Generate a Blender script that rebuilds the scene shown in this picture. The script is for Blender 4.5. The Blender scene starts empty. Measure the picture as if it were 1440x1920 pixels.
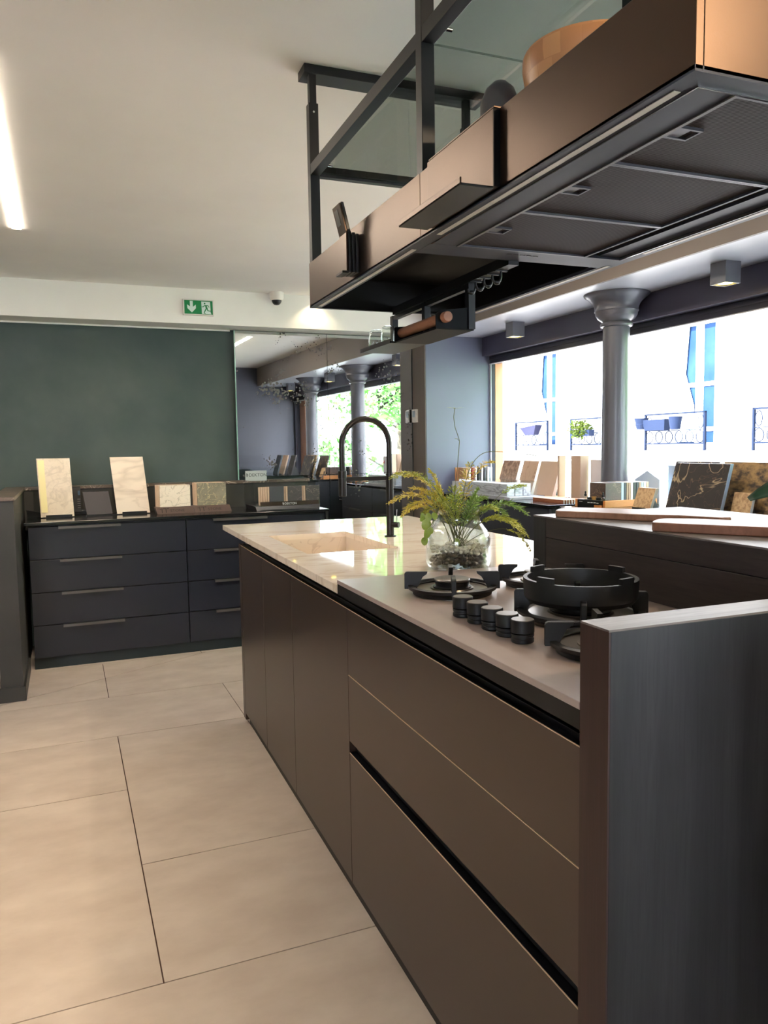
import bpy, bmesh, math, random
from mathutils import Vector, Matrix
S = bpy.context.scene
C = S.collection
random.seed(7)
PI = math.pi
# ------------------------------------------------------------------ camera
F_PX, PITCH, ROLL, YAW, EYE = 1445.73, 0.085949, -0.015547, 0.372618, 1.32
cam = bpy.data.cameras.new('camera')
cam.sensor_fit = 'HORIZONTAL'; cam.sensor_width = 36.0
cam.lens = F_PX / 1440 * 36.0
cam.clip_start = 0.05; cam.clip_end = 200
co = bpy.data.objects.new('camera', cam); C.objects.link(co)
fw = Vector((math.sin(YAW)*math.cos(PITCH), math.cos(YAW)*math.cos(PITCH), -math.sin(PITCH)))
rt = Vector((math.cos(YAW), -math.sin(YAW), 0)); up = rt.cross(fw)
r2 = rt*math.cos(ROLL) + up*math.sin(ROLL); u2 = -rt*math.sin(ROLL) + up*math.cos(ROLL)
M = Matrix((r2, u2, -fw)).transposed().to_4x4(); M.translation = (0, 0, EYE)
co.matrix_world = M
S.camera = co
# ------------------------------------------------------------------ world, sun, exposure
A = math.radians(1.05)                       # the room is turned by this against the island
ca, sa = math.cos(A), math.sin(A)
def RW(p):                                   # room coordinates -> world
    return Vector((p[0]*ca - p[1]*sa, p[0]*sa + p[1]*ca, p[2]))
SKY, SUN, EXPO = 8.0, 18.0, 1.50
w = bpy.data.worlds.new('sky'); S.world = w; w.use_nodes = True
bg = w.node_tree.nodes['Background']
bg.inputs[0].default_value = (0.76, 0.85, 1.0, 1); bg.inputs[1].default_value = SKY
sl = bpy.data.lights.new('sun', 'SUN'); sl.energy = SUN; sl.angle = 0.01; sl.color = (1, .96, .90)
so = bpy.data.objects.new('sun', sl); C.objects.link(so)
so.rotation_euler = Vector((0.80, -0.10, -0.62)).to_track_quat('-Z', 'Y').to_euler()
vs = S.view_settings
vs.view_transform = 'Standard'; vs.look = 'None'; vs.gamma = 1; vs.use_curve_mapping = False
vs.exposure = EXPO
S.cycles.max_bounces = 10; S.cycles.diffuse_bounces = 5; S.cycles.glossy_bounces = 5
S.cycles.transparent_max_bounces = 16; S.cycles.transmission_bounces = 6
S.cycles.sample_clamp_indirect = 6.0; S.cycles.caustics_reflective = False; S.cycles.caustics_refractive = False
ZC = 2.405                                   # ceiling height
def spot(loc, tgt, power, col, size, blend=.6, r=.03):   # recessed ceiling downlight, light only
    l = bpy.data.lights.new('downlight', 'SPOT'); l.energy = power; l.color = col
    l.spot_size = math.radians(size); l.spot_blend = blend; l.shadow_soft_size = r
    o = bpy.data.objects.new('downlight_beam', l); C.objects.link(o)
    o.location = RW(loc); d = RW(tgt) - RW(loc)
    o.rotation_euler = d.to_track_quat('-Z', 'Y').to_euler()
def area(loc, sx, sy, power, col, rot=(0, 0, 0)):
    l = bpy.data.lights.new('lamp', 'AREA'); l.shape = 'RECTANGLE'; l.size = sx; l.size_y = sy
    l.energy = power; l.color = col
    o = bpy.data.objects.new('lamp_light', l); C.objects.link(o)
    o.location = RW(loc); o.rotation_euler = (rot[0], rot[1], rot[2] + A)
WARM = (1.0, .76, .50)
spot((1.72, 5.385, 2.36), (1.72, 5.44, 1.6), 1.6, (1, .78, .50), 130, .8, .02)
spot((-.75, 2.6, 2.39), (-.75, 2.6, 0), 26, WARM, 75, .8)
spot((-.75, 1.2, 2.39), (-.75, 1.2, 0), 26, WARM, 75, .8)
spot((1.5, -.6, 2.39), (1.05, .70, 1.75), 42, WARM, 60, .8)
spot((.2, 3.4, 2.39), (.1, 5.35, .95), 30, (1, .80, .56), 60, .8)
# ------------------------------------------------------------------ mesh helpers
class MB:
    def __init__(s): s.v = []; s.f = []
    def add(s, vs, fs):
        n = len(s.v); s.v += [tuple(p) for p in vs]; s.f += [tuple(i + n for i in f) for f in fs]; return s
    def box(s, x0, x1, y0, y1, z0, z1):
        return s.add([(x0,y0,z0),(x1,y0,z0),(x1,y1,z0),(x0,y1,z0),(x0,y0,z1),(x1,y0,z1),(x1,y1,z1),(x0,y1,z1)],
                     [(0,3,2,1),(4,5,6,7),(0,1,5,4),(1,2,6,5),(2,3,7,6),(3,0,4,7)])
    def hexa(s, b, t):                        # four base corners, four top corners
        return s.add(list(b) + list(t), [(0,3,2,1),(4,5,6,7),(0,1,5,4),(1,2,6,5),(2,3,7,6),(3,0,4,7)])
    def prism(s, poly, z0, z1):
        n = len(poly)
        return s.add([(x,y,z0) for x,y in poly] + [(x,y,z1) for x,y in poly],
              [tuple(range(n-1,-1,-1)), tuple(range(n,2*n))] + [(i,(i+1)%n,(i+1)%n+n,i+n) for i in range(n)])
    def prism3(s, poly, d):                   # planar 3-D polygon pushed along d
        n = len(poly); d = Vector(d); P = [Vector(p) for p in poly]
        return s.add([tuple(p) for p in P] + [tuple(p+d) for p in P],
              [tuple(range(n-1,-1,-1)), tuple(range(n,2*n))] + [(i,(i+1)%n,(i+1)%n+n,i+n) for i in range(n)])
    def lathe(s, prof, c=(0,0,0), n=32, cap=True):
        vs = []; fs = []
        for r, z in prof:
            for k in range(n):
                a = 2*PI*k/n; vs.append((c[0]+r*math.cos(a), c[1]+r*math.sin(a), c[2]+z))
        m = len(prof)
        for i in range(m-1):
            for k in range(n):
                k2 = (k+1) % n; fs.append((i*n+k, i*n+k2, (i+1)*n+k2, (i+1)*n+k))
        if cap:
            fs.append(tuple(range(n-1,-1,-1))); fs.append(tuple((m-1)*n+k for k in range(n)))
        return s.add(vs, fs)
    def tube(s, pts, r, n=10, cap=True):
        P = [Vector(p) for p in pts]; R = r if isinstance(r, (list, tuple)) else [r]*len(P)
        vs = []; fs = []; ref = None
        for i, p in enumerate(P):
            t = (P[min(i+1,len(P)-1)] - P[max(i-1,0)]).normalized()
            if ref is None: ref = Vector((0,0,1)) if abs(t.z) < .9 else Vector((1,0,0))
            a = t.cross(ref).normalized(); b = a.cross(t).normalized(); ref = b
            for k in range(n):
                q = 2*PI*k/n; vs.append(p + (a*math.cos(q) + b*math.sin(q))*R[i])
        for i in range(len(P)-1):
            for k in range(n):
                k2 = (k+1) % n; fs.append((i*n+k, i*n+k2, (i+1)*n+k2, (i+1)*n+k))
        if cap: fs.append(tuple(range(n-1,-1,-1))); fs.append(tuple((len(P)-1)*n+k for k in range(n)))
        return s.add(vs, fs)
    def cyl(s, p0, p1, r, n=20): return s.tube([p0, p1], r, n)
    def ico(s, c, r, sc=(1,1,1), sub=1, jit=0):
        b = bmesh.new(); bmesh.ops.create_icosphere(b, subdivisions=sub, radius=1)
        b.verts.ensure_lookup_table()
        vs = []
        for x in b.verts:
            k = r*(1 + random.uniform(-jit, jit)); vs.append((c[0]+x.co.x*k*sc[0], c[1]+x.co.y*k*sc[1], c[2]+x.co.z*k*sc[2]))
        fs = [tuple(x.index for x in f.verts) for f in b.faces]; b.free()
        return s.add(vs, fs)
BASE = {}
FR = {}
def link(name, me):
    o = bpy.data.objects.new(name, me); C.objects.link(o); return o
def tag(o, label=None, cat=None, group=None, kind=None):
    if label: o['label'] = label
    if cat: o['category'] = cat
    if group: o['group'] = group
    if kind: o['kind'] = kind
    return o
def place(o, loc, frame):
    o.location = RW(loc) if frame == 'R' else Vector(loc)
    if frame == 'R': o.rotation_euler = (0, 0, A)
    BASE[o.name] = Vector(loc); FR[o.name] = frame
def thing(name, label, cat, loc, group=None, frame='R'):
    o = bpy.data.objects.new(name, None); o.empty_display_size = .05; C.objects.link(o)
    place(o, loc, frame); return tag(o, label, cat, group)
def mesh(name, mb, m, off, bevel=0, smooth=None, seg=2):
    me = bpy.data.meshes.new(name)
    me.from_pydata([(x-off[0], y-off[1], z-off[2]) for x, y, z in mb.v], [], mb.f)
    if smooth is not None:
        me.polygons.foreach_set('use_smooth', [True]*len(me.polygons)); me.set_sharp_from_angle(angle=math.radians(smooth))
    me.update(); me.materials.append(m)
    return me
def obj(name, mb, m, parent=None, frame='R', bevel=0, smooth=None, seg=2, label=None):
    if parent is not None:
        off = BASE[parent.name]
        o = link(name, mesh(name, mb, m, off, bevel, smooth, seg)); o.parent = parent
        BASE[o.name] = off; FR[o.name] = FR[parent.name]
    else:
        xs = [p[0] for p in mb.v]; ys = [p[1] for p in mb.v]; zs = [p[2] for p in mb.v]
        off = ((min(xs)+max(xs))/2, (min(ys)+max(ys))/2, min(zs))
        o = link(name, mesh(name, mb, m, off, bevel, smooth, seg)); place(o, off, frame)
    if bevel:
        b = o.modifiers.new('bevel', 'BEVEL'); b.width = bevel; b.segments = seg; b.limit_method = 'ANGLE'; b.angle_limit = math.radians(40)
        b.harden_normals = False
    if label: o['label'] = label
    return o
def struct(name, mb, m, **k): return tag(obj(name, mb, m, **k), kind='structure')
def dup(o, loc=None, frame='R', label=None, rz=None):
    r = o.copy(); C.objects.link(r)
    if loc is not None:
        r.location = RW(loc) if frame == 'R' else Vector(loc)
    if rz is not None: r.rotation_euler = (0, 0, rz + (A if frame == 'R' else 0))
    if label: r['label'] = label
    for ch in list(o.children):
        c = ch.copy(); C.objects.link(c); c.parent = r
        for g in list(ch.children):
            d = g.copy(); C.objects.link(d); d.parent = c
    return r
def text_mb(s, size, depth, origin, ux, uy):  # flat lettering as mesh, in the plane ux, uy
    cu = bpy.data.curves.new('t', 'FONT'); cu.body = s; cu.size = size; cu.resolution_u = 3
    o = bpy.data.objects.new('t', cu); C.objects.link(o)
    bpy.context.view_layer.update()
    me = bpy.data.meshes.new_from_object(o)
    mb = MB(); U = Vector(ux).normalized(); V = Vector(uy).normalized(); N = U.cross(V); O = Vector(origin)
    mb.add([O + U*v.co.x + V*v.co.y + N*depth for v in me.vertices], [tuple(p.vertices) for p in me.polygons])
    bpy.data.objects.remove(o); bpy.data.meshes.remove(me); bpy.data.curves.remove(cu)
    return mb
# ------------------------------------------------------------------ materials
def lin(c):
    return tuple((x/255/12.92) if x/255 <= .04045 else ((x/255+.055)/1.055)**2.4 for x in c) + (1,)
def newmat(name):
    m = bpy.data.materials.new(name); m.use_nodes = True; nt = m.node_tree
    return m, nt, nt.nodes['Principled BSDF']
def coord(nt, scale=(1,1,1), rot=(0,0,0), rand=False):
    tc = nt.nodes.new('ShaderNodeTexCoord'); mp = nt.nodes.new('ShaderNodeMapping')
    mp.inputs['Scale'].default_value = scale; mp.inputs['Rotation'].default_value = rot
    nt.links.new(tc.outputs['Object'], mp.inputs['Vector'])
    if rand:
        oi = nt.nodes.new('ShaderNodeObjectInfo'); ml = nt.nodes.new('ShaderNodeMath'); ml.operation = 'MULTIPLY'; ml.inputs[1].default_value = 37.0
        nt.links.new(oi.outputs['Random'], ml.inputs[0]); nt.links.new(ml.outputs[0], mp.inputs['Location'])
    return mp.outputs['Vector']
def noise(nt, vec, scale, detail=4, rough=.55, dist=0):
    n = nt.nodes.new('ShaderNodeTexNoise'); n.inputs['Scale'].default_value = scale; n.inputs['Detail'].default_value = detail
    n.inputs['Roughness'].default_value = rough; n.inputs['Distortion'].default_value = dist
    nt.links.new(vec, n.inputs['Vector']); return n.outputs['Fac']
def ramp(nt, fac, stops):
    r = nt.nodes.new('ShaderNodeValToRGB'); e = r.color_ramp.elements
    while len(e) < len(stops): e.new(.5)
    for i, (p, c) in enumerate(stops): e[i].position = p; e[i].color = c
    nt.links.new(fac, r.inputs['Fac']); return r.outputs['Color']
def mix(nt, fac, a, b):
    x = nt.nodes.new('ShaderNodeMix'); x.data_type = 'RGBA'
    for sock, val in ((x.inputs[0], fac), (x.inputs[6], a), (x.inputs[7], b)):
        if hasattr(val, 'is_output') or isinstance(val, bpy.types.NodeSocket): nt.links.new(val, sock)
        else: sock.default_value = val
    return x.outputs[2]
def bump(nt, b, h, strength, dist=.002):
    n = nt.nodes.new('ShaderNodeBump'); n.inputs['Strength'].default_value = strength; n.inputs['Distance'].default_value = dist
    nt.links.new(h, n.inputs['Height']); nt.links.new(n.outputs[0], b.inputs['Normal'])
def mat(name, c, rough=.5, metal=0, spec=.5, c2=None, ns=4, detail=4, bs=0, bsc=60, stretch=(1,1,1), rand=False, coat=0, rv=0, lo=.35, hi=.65):
    m, nt, b = newmat(name)
    b.inputs['Roughness'].default_value = rough; b.inputs['Metallic'].default_value = metal
    b.inputs['Specular IOR Level'].default_value = spec; b.inputs['Coat Weight'].default_value = coat; b.inputs['Coat Roughness'].default_value = .05
    v = coord(nt, stretch, rand=rand)
    c1 = lin(c); d = lin(c2) if c2 else tuple(x*.93 for x in c1[:3]) + (1,)
    f = noise(nt, v, ns, detail)
    nt.links.new(ramp(nt, f, [(lo, c1), (hi, d)]), b.inputs['Base Color'])
    if rv: nt.links.new(ramp(nt, noise(nt, v, ns*1.7, 3), [(.3, (max(0,rough-rv),)*3+(1,)), (.7, (min(1,rough+rv),)*3+(1,))]), b.inputs['Roughness'])
    if bs: bump(nt, b, noise(nt, v, bsc, 3), bs)
    return m
def marble(name, base, base2, vein, rough=.1, scale=3, width=.03, rot=(0,0,0), stretch=(1,1,1), vein2=None, dist=1.2, spec=.5, vk=.9):
    m, nt, b = newmat(name); b.inputs['Roughness'].default_value = rough; b.inputs['Specular IOR Level'].default_value = spec
    v = coord(nt, stretch, rot, rand=True)
    c = ramp(nt, noise(nt, v, scale*.7, 5), [(.3, lin(base)), (.7, lin(base2))])
    def veins(sc, wd, k):
        f = noise(nt, v, sc, 3, .5, dist); w_ = (k,)*3 + (1,)
        return ramp(nt, f, [(.5-wd, (0,0,0,1)), (.5, w_), (.5+wd, (0,0,0,1))])
    c = mix(nt, veins(scale, width, vk), c, lin(vein))
    c = mix(nt, veins(scale*2.3, width*.6, vk*.6), c, lin(vein2 or vein))
    nt.links.new(c, b.inputs['Base Color']); return m
def wood(name, a, c, rough=.45, stretch=(1,1,1), scale=6, bs=.15, spec=.4, rand=True, d=None):
    m, nt, b = newmat(name); b.inputs['Roughness'].default_value = rough; b.inputs['Specular IOR Level'].default_value = spec
    v = coord(nt, stretch, rand=rand)
    f = noise(nt, v, scale, 6, .6, .4); g = noise(nt, v, scale*9, 3, .6)
    col = ramp(nt, f, [(.32, lin(a)), (.68, lin(c))])
    col = mix(nt, ramp(nt, g, [(.45, (0,0,0,1)), (.75, (.55,.55,.55,1))]), col, lin(d or a))
    nt.links.new(col, b.inputs['Base Color']); bump(nt, b, g, bs, .001); return m
def glass(name, tint, refl=.04, edge=5, rough=.0):   # thin pane: mostly clear, mirror-like at grazing angles
    m = bpy.data.materials.new(name); m.use_nodes = True; nt = m.node_tree; nt.nodes.clear()
    out = nt.nodes.new('ShaderNodeOutputMaterial'); t = nt.nodes.new('ShaderNodeBsdfTransparent'); g = nt.nodes.new('ShaderNodeBsdfGlossy')
    t.inputs[0].default_value = tint + (1,); g.inputs['Roughness'].default_value = rough
    lw = nt.nodes.new('ShaderNodeLayerWeight'); lw.inputs['Blend'].default_value = .5
    ma = nt.nodes.new('ShaderNodeMath'); ma.operation = 'MULTIPLY_ADD'; ma.inputs[1].default_value = .9; ma.inputs[2].default_value = refl
    pw = nt.nodes.new('ShaderNodeMath'); pw.operation = 'POWER'; pw.inputs[1].default_value = edge; nt.links.new(lw.outputs['Facing'], pw.inputs[0])
    nt.links.new(pw.outputs[0], ma.inputs[0]); ma.use_clamp = True
    mx = nt.nodes.new('ShaderNodeMixShader'); nt.links.new(ma.outputs[0], mx.inputs[0]); nt.links.new(t.outputs[0], mx.inputs[1]); nt.links.new(g.outputs[0], mx.inputs[2])
    nt.links.new(mx.outputs[0], out.inputs[0]); return m
def emit(name, c, s):
    m, nt, b = newmat(name); b.inputs['Base Color'].default_value = c + (1,)
    b.inputs['Emission Color'].default_value = c + (1,); b.inputs['Emission Strength'].default_value = s; return m
K = {}
K['ceil'] = mat('ceiling_paint', (238, 235, 230), .75, ns=1.2)
K['soffit'] = mat('soffit_paint', (248, 245, 238), .7, ns=1.5)
K['green'] = mat('green_plaster', (56, 72, 71), .62, c2=(70, 83, 80), ns=2.2, detail=7, bs=.25, bsc=18, rv=.1)
K['grey'] = mat('blue_grey_paint', (108, 112, 132), .42, ns=1.5, bs=.05, bsc=9)
K['taupe'] = mat('taupe_paint', (120, 110, 103), .6, ns=1.5)
K['purple'] = mat('dark_beam_paint', (70, 66, 82), .4, ns=1.5)
K['under'] = mat('grey_satin_paint', (176, 177, 184), .28, ns=1.2, bs=.05, bsc=6)
K['col'] = mat('column_paint', (94, 94, 101), .28, ns=5, bs=.1, bsc=9, c2=(88,88,96))
K['tile'] = mat('floor_tile_stone', (206, 190, 175), .42, c2=(187, 170, 155), ns=5, detail=14, lo=.3, hi=.7, rand=True, bs=.06, bsc=40, rv=.08, stretch=(1,1.6,1))
K['grout'] = mat('grout', (74, 52, 42), .9)
K['stubw'] = mat('stub_wall_paint', (50, 49, 45), .5, c2=(58,56,52), ns=3)
K['navy'] = mat('navy_lacquer', (35, 38, 48), .27, ns=.8, spec=.5)
K['blackgloss'] = mat('black_gloss_top', (26, 28, 30), .12, spec=.6)
K['blackmatt'] = mat('black_matt', (20, 21, 24), .5)
K['plinth'] = mat('plinth_dark_teal', (22, 34, 38), .45)
K['handle'] = mat('bronze_grey_handle', (98, 95, 94), .35, metal=.6)
K['brown'] = mat('bronze_brown_lacquer', (64, 50, 42), .30, metal=.25, spec=.5, ns=.8)
K['brownedge'] = mat('champagne_edge', (222, 196, 168), .35, metal=.3)
K['channel'] = mat('black_channel', (9, 10, 15), .4, spec=.2)
K['island'] = marble('island_ceramic', (240, 226, 208), (234, 218, 198), (206, 184, 162), .035, scale=1.3, width=.03, rot=(0,0,.55), stretch=(1,3.2,1), dist=.8, spec=.7, vk=.6)
K['sink'] = marble('sink_ceramic', (232, 218, 200), (224, 208, 190), (190, 168, 150), .12, scale=2.2, width=.015)
K['hobtop'] = mat('hob_ceramic', (158, 141, 134), .3, c2=(172, 155, 148), ns=3.5, detail=8, spec=.6)
K['hobside'] = mat('hob_side', (25, 24, 26), .45, spec=.25)
K['iron'] = mat('cast_iron', (19, 19, 21), .45, bs=.08, bsc=300, spec=.4)
K['ironedge'] = mat('burner_steel', (120, 112, 104), .28, metal=.95)
K['cap'] = mat('burner_cap', (92, 84, 78), .32, metal=.6)
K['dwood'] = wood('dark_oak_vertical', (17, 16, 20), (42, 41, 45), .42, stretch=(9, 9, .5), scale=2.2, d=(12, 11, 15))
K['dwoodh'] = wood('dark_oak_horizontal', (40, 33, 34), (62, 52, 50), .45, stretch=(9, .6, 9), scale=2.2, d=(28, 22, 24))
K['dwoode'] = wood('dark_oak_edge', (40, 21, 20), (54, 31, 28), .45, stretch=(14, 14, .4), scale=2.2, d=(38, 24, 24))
K['dwoodt'] = wood('dark_oak_top_lit', (92, 84, 82), (120, 112, 108), .42, stretch=(.7, 9, 9), scale=2.2, d=(66, 60, 62))  # same dark oak, lightened: window reflection on the top put into the colour
K['dwoodty_lit'] = wood('dark_oak_ledge_top_lit', (92, 84, 82), (120, 112, 108), .42, stretch=(9, .7, 9), scale=2.2, d=(66, 60, 62))  # lightened oak again for the bar, sheen of the top in the colour
K['bronze'] = mat('hood_bronze', (82, 66, 55), .34, metal=.95, ns=3, bs=.02, bsc=400, c2=(77, 62, 52))
K['hoodin'] = mat('hood_inner_steel', (56, 59, 70), .42, metal=.0, spec=.12)
K['hooddark'] = mat('hood_inner_black', (11, 12, 15), .5, spec=.12)
K['frame'] = mat('black_steel_frame', (20, 20, 22), .42, spec=.35)
K['diffuser'] = mat('led_diffuser', (196, 190, 180), .4)
K['lampbody'] = mat('lamp_body_grey', (104, 105, 112), .4)
K['smoke'] = glass('smoked_shelf_glass', (.69, .74, .725), .06, 4)
K['window'] = glass('window_glass', (.99, .99, .995), .01, 5)
K['clear'] = glass('clear_glass', (.95, .975, .965), .05, 3.5)
K['acrylic'] = glass('acrylic', (.97, .985, .98), .03, 5)
K['jar'] = glass('jar_glass', (.965, .985, .966), .045, 2.4)
K['chrome'] = mat('chrome', (210, 210, 212), .12, metal=1)
K['white'] = mat('white_plastic', (232, 228, 220), .4)
K['blackpl'] = mat('black_plastic', (18, 18, 20), .35)
K['led'] = emit('led_strip', (1.0, .87, .72), 38)
K['lampglow'] = emit('downlight_glow', (1.0, .72, .12), 5)
K['alu'] = mat('dark_window_profile', (50, 49, 62), .4, spec=.3)
K['aluw'] = mat('light_window_profile', (190, 190, 198), .35)
K['reveal'] = mat('orange_stone_reveal', (206, 150, 112), .8, c2=(190, 136, 100), ns=5)
K['fac'] = mat('facade_render', (168, 165, 161), .85, ns=.8)
K['street'] = mat('street_paving', (158, 157, 155), .9)
K['greyd'] = mat('dark_grey_paint', (70, 72, 84), .45, ns=1.5)
# ------------------------------------------------------------------ the room (room frame: u right, v away, z up)
UW, VW = 3.19, 5.67                          # window plane, back wall
struct('ceiling', MB().box(-4.2, 2.66, -3.6, 5.75, ZC, ZC+.2), K['ceil'])
struct('wall_back', MB().box(-4.2, 2.75, VW, VW+.15, 0, ZC+.2), K['green'])
sf = struct('trim_1', MB().box(-4.2, 2.64, 5.45, VW, 2.17, ZC), K['soffit']); sf['label'] = 'white bulkhead along the top of the back wall'
struct('trim_2', MB().box(-4.2, 1.15, VW-.008, VW, 2.160, 2.17), K['soffit'])
struct('wall_left', MB().box(-4.35, -4.2, -3.6, 5.8, 0, ZC+.2), K['soffit'])
wn = MB(); wn.box(-4.35, -3.4, -3.75, -3.6, 0, ZC+.2); wn.box(-1.8, 3.4, -3.75, -3.6, 0, ZC+.2); wn.box(-3.4, -1.8, -3.75, -3.6, 2.1, ZC+.2); wn.box(-3.4, -1.8, -3.75, -3.6, 0, 1.0)
struct('wall_near', wn, K['soffit'])
w3 = struct('window_added', MB().box(-3.4, -1.8, -3.70, -3.62, 1.0, 1.05), K['alu'])  # unseen window added behind the camera to bring in more daylight
obj('pane', MB().box(-3.4, -1.8, -3.665, -3.66, 1.05, 2.1), K['window'], w3)
obj('mullion', MB().box(-2.63, -2.57, -3.70, -3.62, 1.05, 2.1), K['alu'], w3)
struct('wall_end', MB().box(2.0, 3.20, .60, .75, 0, 2.6), K['greyd'])
wr = MB(); wr.box(3.12, 3.3, -3.6, .6, 0, .55); wr.box(3.12, 3.3, -3.6, .6, 1.985, 2.6); struct('wall_right', wr, K['grey'])
w2 = struct('window_2', MB().box(3.16, 3.24, -3.6, .6, .55, .60), K['alu'])
obj('pane', MB().box(3.198, 3.204, -3.6, .6, .60, 1.985), K['window'], w2)
obj('mullion', MB().box(3.185, 3.215, -1.55, -1.50, .60, 1.985), K['alu'], w2)
struct('wall_return', MB().box(2.60, 3.20, 5.42, 5.80, 0, 2.6), K['grey'])
struct('trim_3', MB().box(2.592, 2.60, 5.424, VW-.02, 0, 2.165), K['taupe'])
fa = struct('trim_4', MB().box(2.65, 2.668, -3.6, 5.42, 2.157, ZC), K['taupe'])
struct('trim_5', MB().box(2.668, 3.11, -3.6, 5.42, 2.157, 2.6), K['under'])
struct('trim_6', MB().box(3.095, 3.30, -3.6, 5.42, 2.012, 2.157), K['purple'])
# thin low wall with its stone cap, running forward on the left and along the back of the counter
K['capst'] = marble('brown_stone_cap', (92, 80, 72), (112, 96, 86), (196, 178, 160), .3, scale=5, width=.012, stretch=(1,3,1))
struct('wall_low', MB().box(-.366, -.258, 4.445, VW, 0, 1.063), K['stubw'])
struct('trim_7', MB().box(-.372, -.250, 4.436, VW, 1.063, 1.083), K['capst'], bevel=.002)
struct('wall_upstand', MB().box(-.258, 1.68, 5.565, VW, .80, 1.063), K['stubw'])
struct('trim_8', MB().box(-.250, 1.69, 5.553, VW-.002, 1.063, 1.083), K['capst'], bevel=.002)
bb = MB(); bb.box(-.376, -.246, 4.424, 4.445, 0, .077); bb.box(-.258, -.246, 4.445, 5.04, 0, .077)
struct('baseboard_left', bb, K['stubw'], bevel=.002)
# floor: grout bed with every tile on it
fl = struct('floor', MB().box(-4.3, 3.4, -3.7, 5.8, -.06, -.0035), K['grout'])
T, G = .597, .0020
u1, v1 = .167, 1.885
def tile(poly):
    n = len(poly); cx = sum(p[0] for p in poly)/n; cy = sum(p[1] for p in poly)/n
    o = obj('tile', MB().prism(poly, -.0035, 0), K['tile'], fl); return o
def rect(a, b, c, d): return [(a+G, c+G), (b-G, c+G), (b-G, d-G), (a+G, d-G)]
def tr(a, b, c, d): tile(rect(a, b, c, d))
L = [u1 + T*k for k in range(-7, 7)]
def cut(poly, p, q, side):                   # keep the part of poly on one side of the line p q, a joint away
    d = Vector((q[0]-p[0], q[1]-p[1])).normalized(); nrm = Vector((-d.y, d.x))*side
    dist = lambda r: (r[0]-p[0])*nrm.x + (r[1]-p[1])*nrm.y - .0032
    out = []
    for i, a in enumerate(poly):
        b = poly[(i+1) % len(poly)]; da, db = dist(a), dist(b)
        if da >= 0: out.append(a)
        if da*db < 0: t = da/(da-db); out.append((a[0]+(b[0]-a[0])*t, a[1]+(b[1]-a[1])*t))
    return out
V0, V1, V2, V3, V4, V5 = v1, 2.478, 3.069, 3.680, 4.285, 4.995
tr(u1, u1+T, V0, V1); tr(u1, u1+T, V1, V3)
tr(u1-T, u1, V0, V2); tr(u1-2*T, u1, V2, V3)
tr(u1-T, u1+T, V3, V4); tr(u1-3*T, u1-T, V3, V4); tr(u1+T, u1+3*T, V3, V4); tr(u1+3*T, u1+5*T, V3, V4)
da_, db_ = (-.234, 4.463), (.784, 4.993)
for a, b in ((u1-T, u1-.008), (u1-.008, u1+2*T)):
    r = rect(a, b, V4, V5)
    for s_ in (1, -1):
        c_ = cut(r, da_, db_, s_)
        if len(c_) > 2: tile(c_)
tr(u1-3*T, u1-T, V4, V5); tr(u1+2*T, u1+4*T, V4, V5); tr(u1+4*T, u1+6*T, V4, V5)
for a in range(-3, 6, 2): tr(u1+a*T, min(u1+(a+2)*T, 3.3), V5, 5.66)
tr(u1-3*T, u1-T, V0, V1); tr(u1-3*T, u1-T, V1, V2); tr(u1-4*T, u1-2*T, V2, V3)
for k in range(4): tr(u1+T+k*T, u1+2*T+k*T, V0, V2 if k % 2 else V1)
for k in range(4): tr(u1+T+k*T, u1+2*T+k*T, V2 if k % 2 else V1, V3)
for r in range(8):
    vb = V0 - (r+1)*T
    for k in range(-6, 5, 2): tr(u1 + (k + (r+1) % 2)*T, min(u1 + (k+2 + (r+1) % 2)*T, 3.3), vb, vb+T)
# display window: profiles, glass
wi = struct('window_1', MB().box(3.16, 3.30, .75, 5.42, 1.985, 2.012), K['alu'])
obj('top_profile', MB().box(3.165, 3.235, .75, 5.42, 1.955, 1.985), K['alu'], wi)
obj('top_bead', MB().box(3.155, 3.175, .75, 5.42, 1.949, 1.955), K['aluw'], wi)
obj('end_profile', MB().box(3.168, 3.196, 5.396, 5.42, 0, 1.955), K['alu'], wi)
obj('end_bead', MB().box(3.160, 3.168, 5.398, 5.42, 0, 1.955), K['aluw'], wi)
obj('end_profile', MB().box(3.165, 3.235, .75, .80, 0, 1.955), K['alu'], wi)
obj('sill', MB().box(3.14, 3.30, .75, 5.42, .55, .60), K['alu'], wi)
obj('lower_panel', MB().box(3.2, 3.3, .75, 5.42, 0, .55), K['grey'], wi)
obj('pane', MB().box(3.198, 3.204, .80, 5.398, .60, 1.955), K['window'], wi)
struct('trim_9', MB().box(3.204, 3.275, 5.402, 5.8, -.4, 2.4), K['reveal'])
struct('trim_10', MB().box(3.24, 3.30, .62, 1.02, -.4, 2.4), K['reveal'])
# round columns
def column(v, label):
    t = thing('round_column', label, 'column', (2.95, v, 0), 'grey columns in front of the window')
    c = (2.95, v, 0)
    obj('shaft', MB().lathe([(.080, 0), (.079, .9), (.0745, 1.985)], c, 40), K['col'], t, smooth=50)
    prof = [(.077,1.972),(.087,1.975),(.091,1.985),(.087,1.995),(.078,1.999),(.084,2.006),(.104,2.020),(.116,2.040),(.118,2.055),(.123,2.060),(.121,2.067)]
    prof += [(.121 + .060*(k/8)**2.2, 2.067 + .081*k/8) for k in range(1, 9)] + [(.184, 2.156)]
    obj('capital', MB().lathe(prof, c, 48), K['col'], t, smooth=40)
    return t
column(3.63, 'grey painted round column with a flared capital standing before the shop window')
column(2.13, 'grey round column seen only in the speckled mirror')
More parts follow.
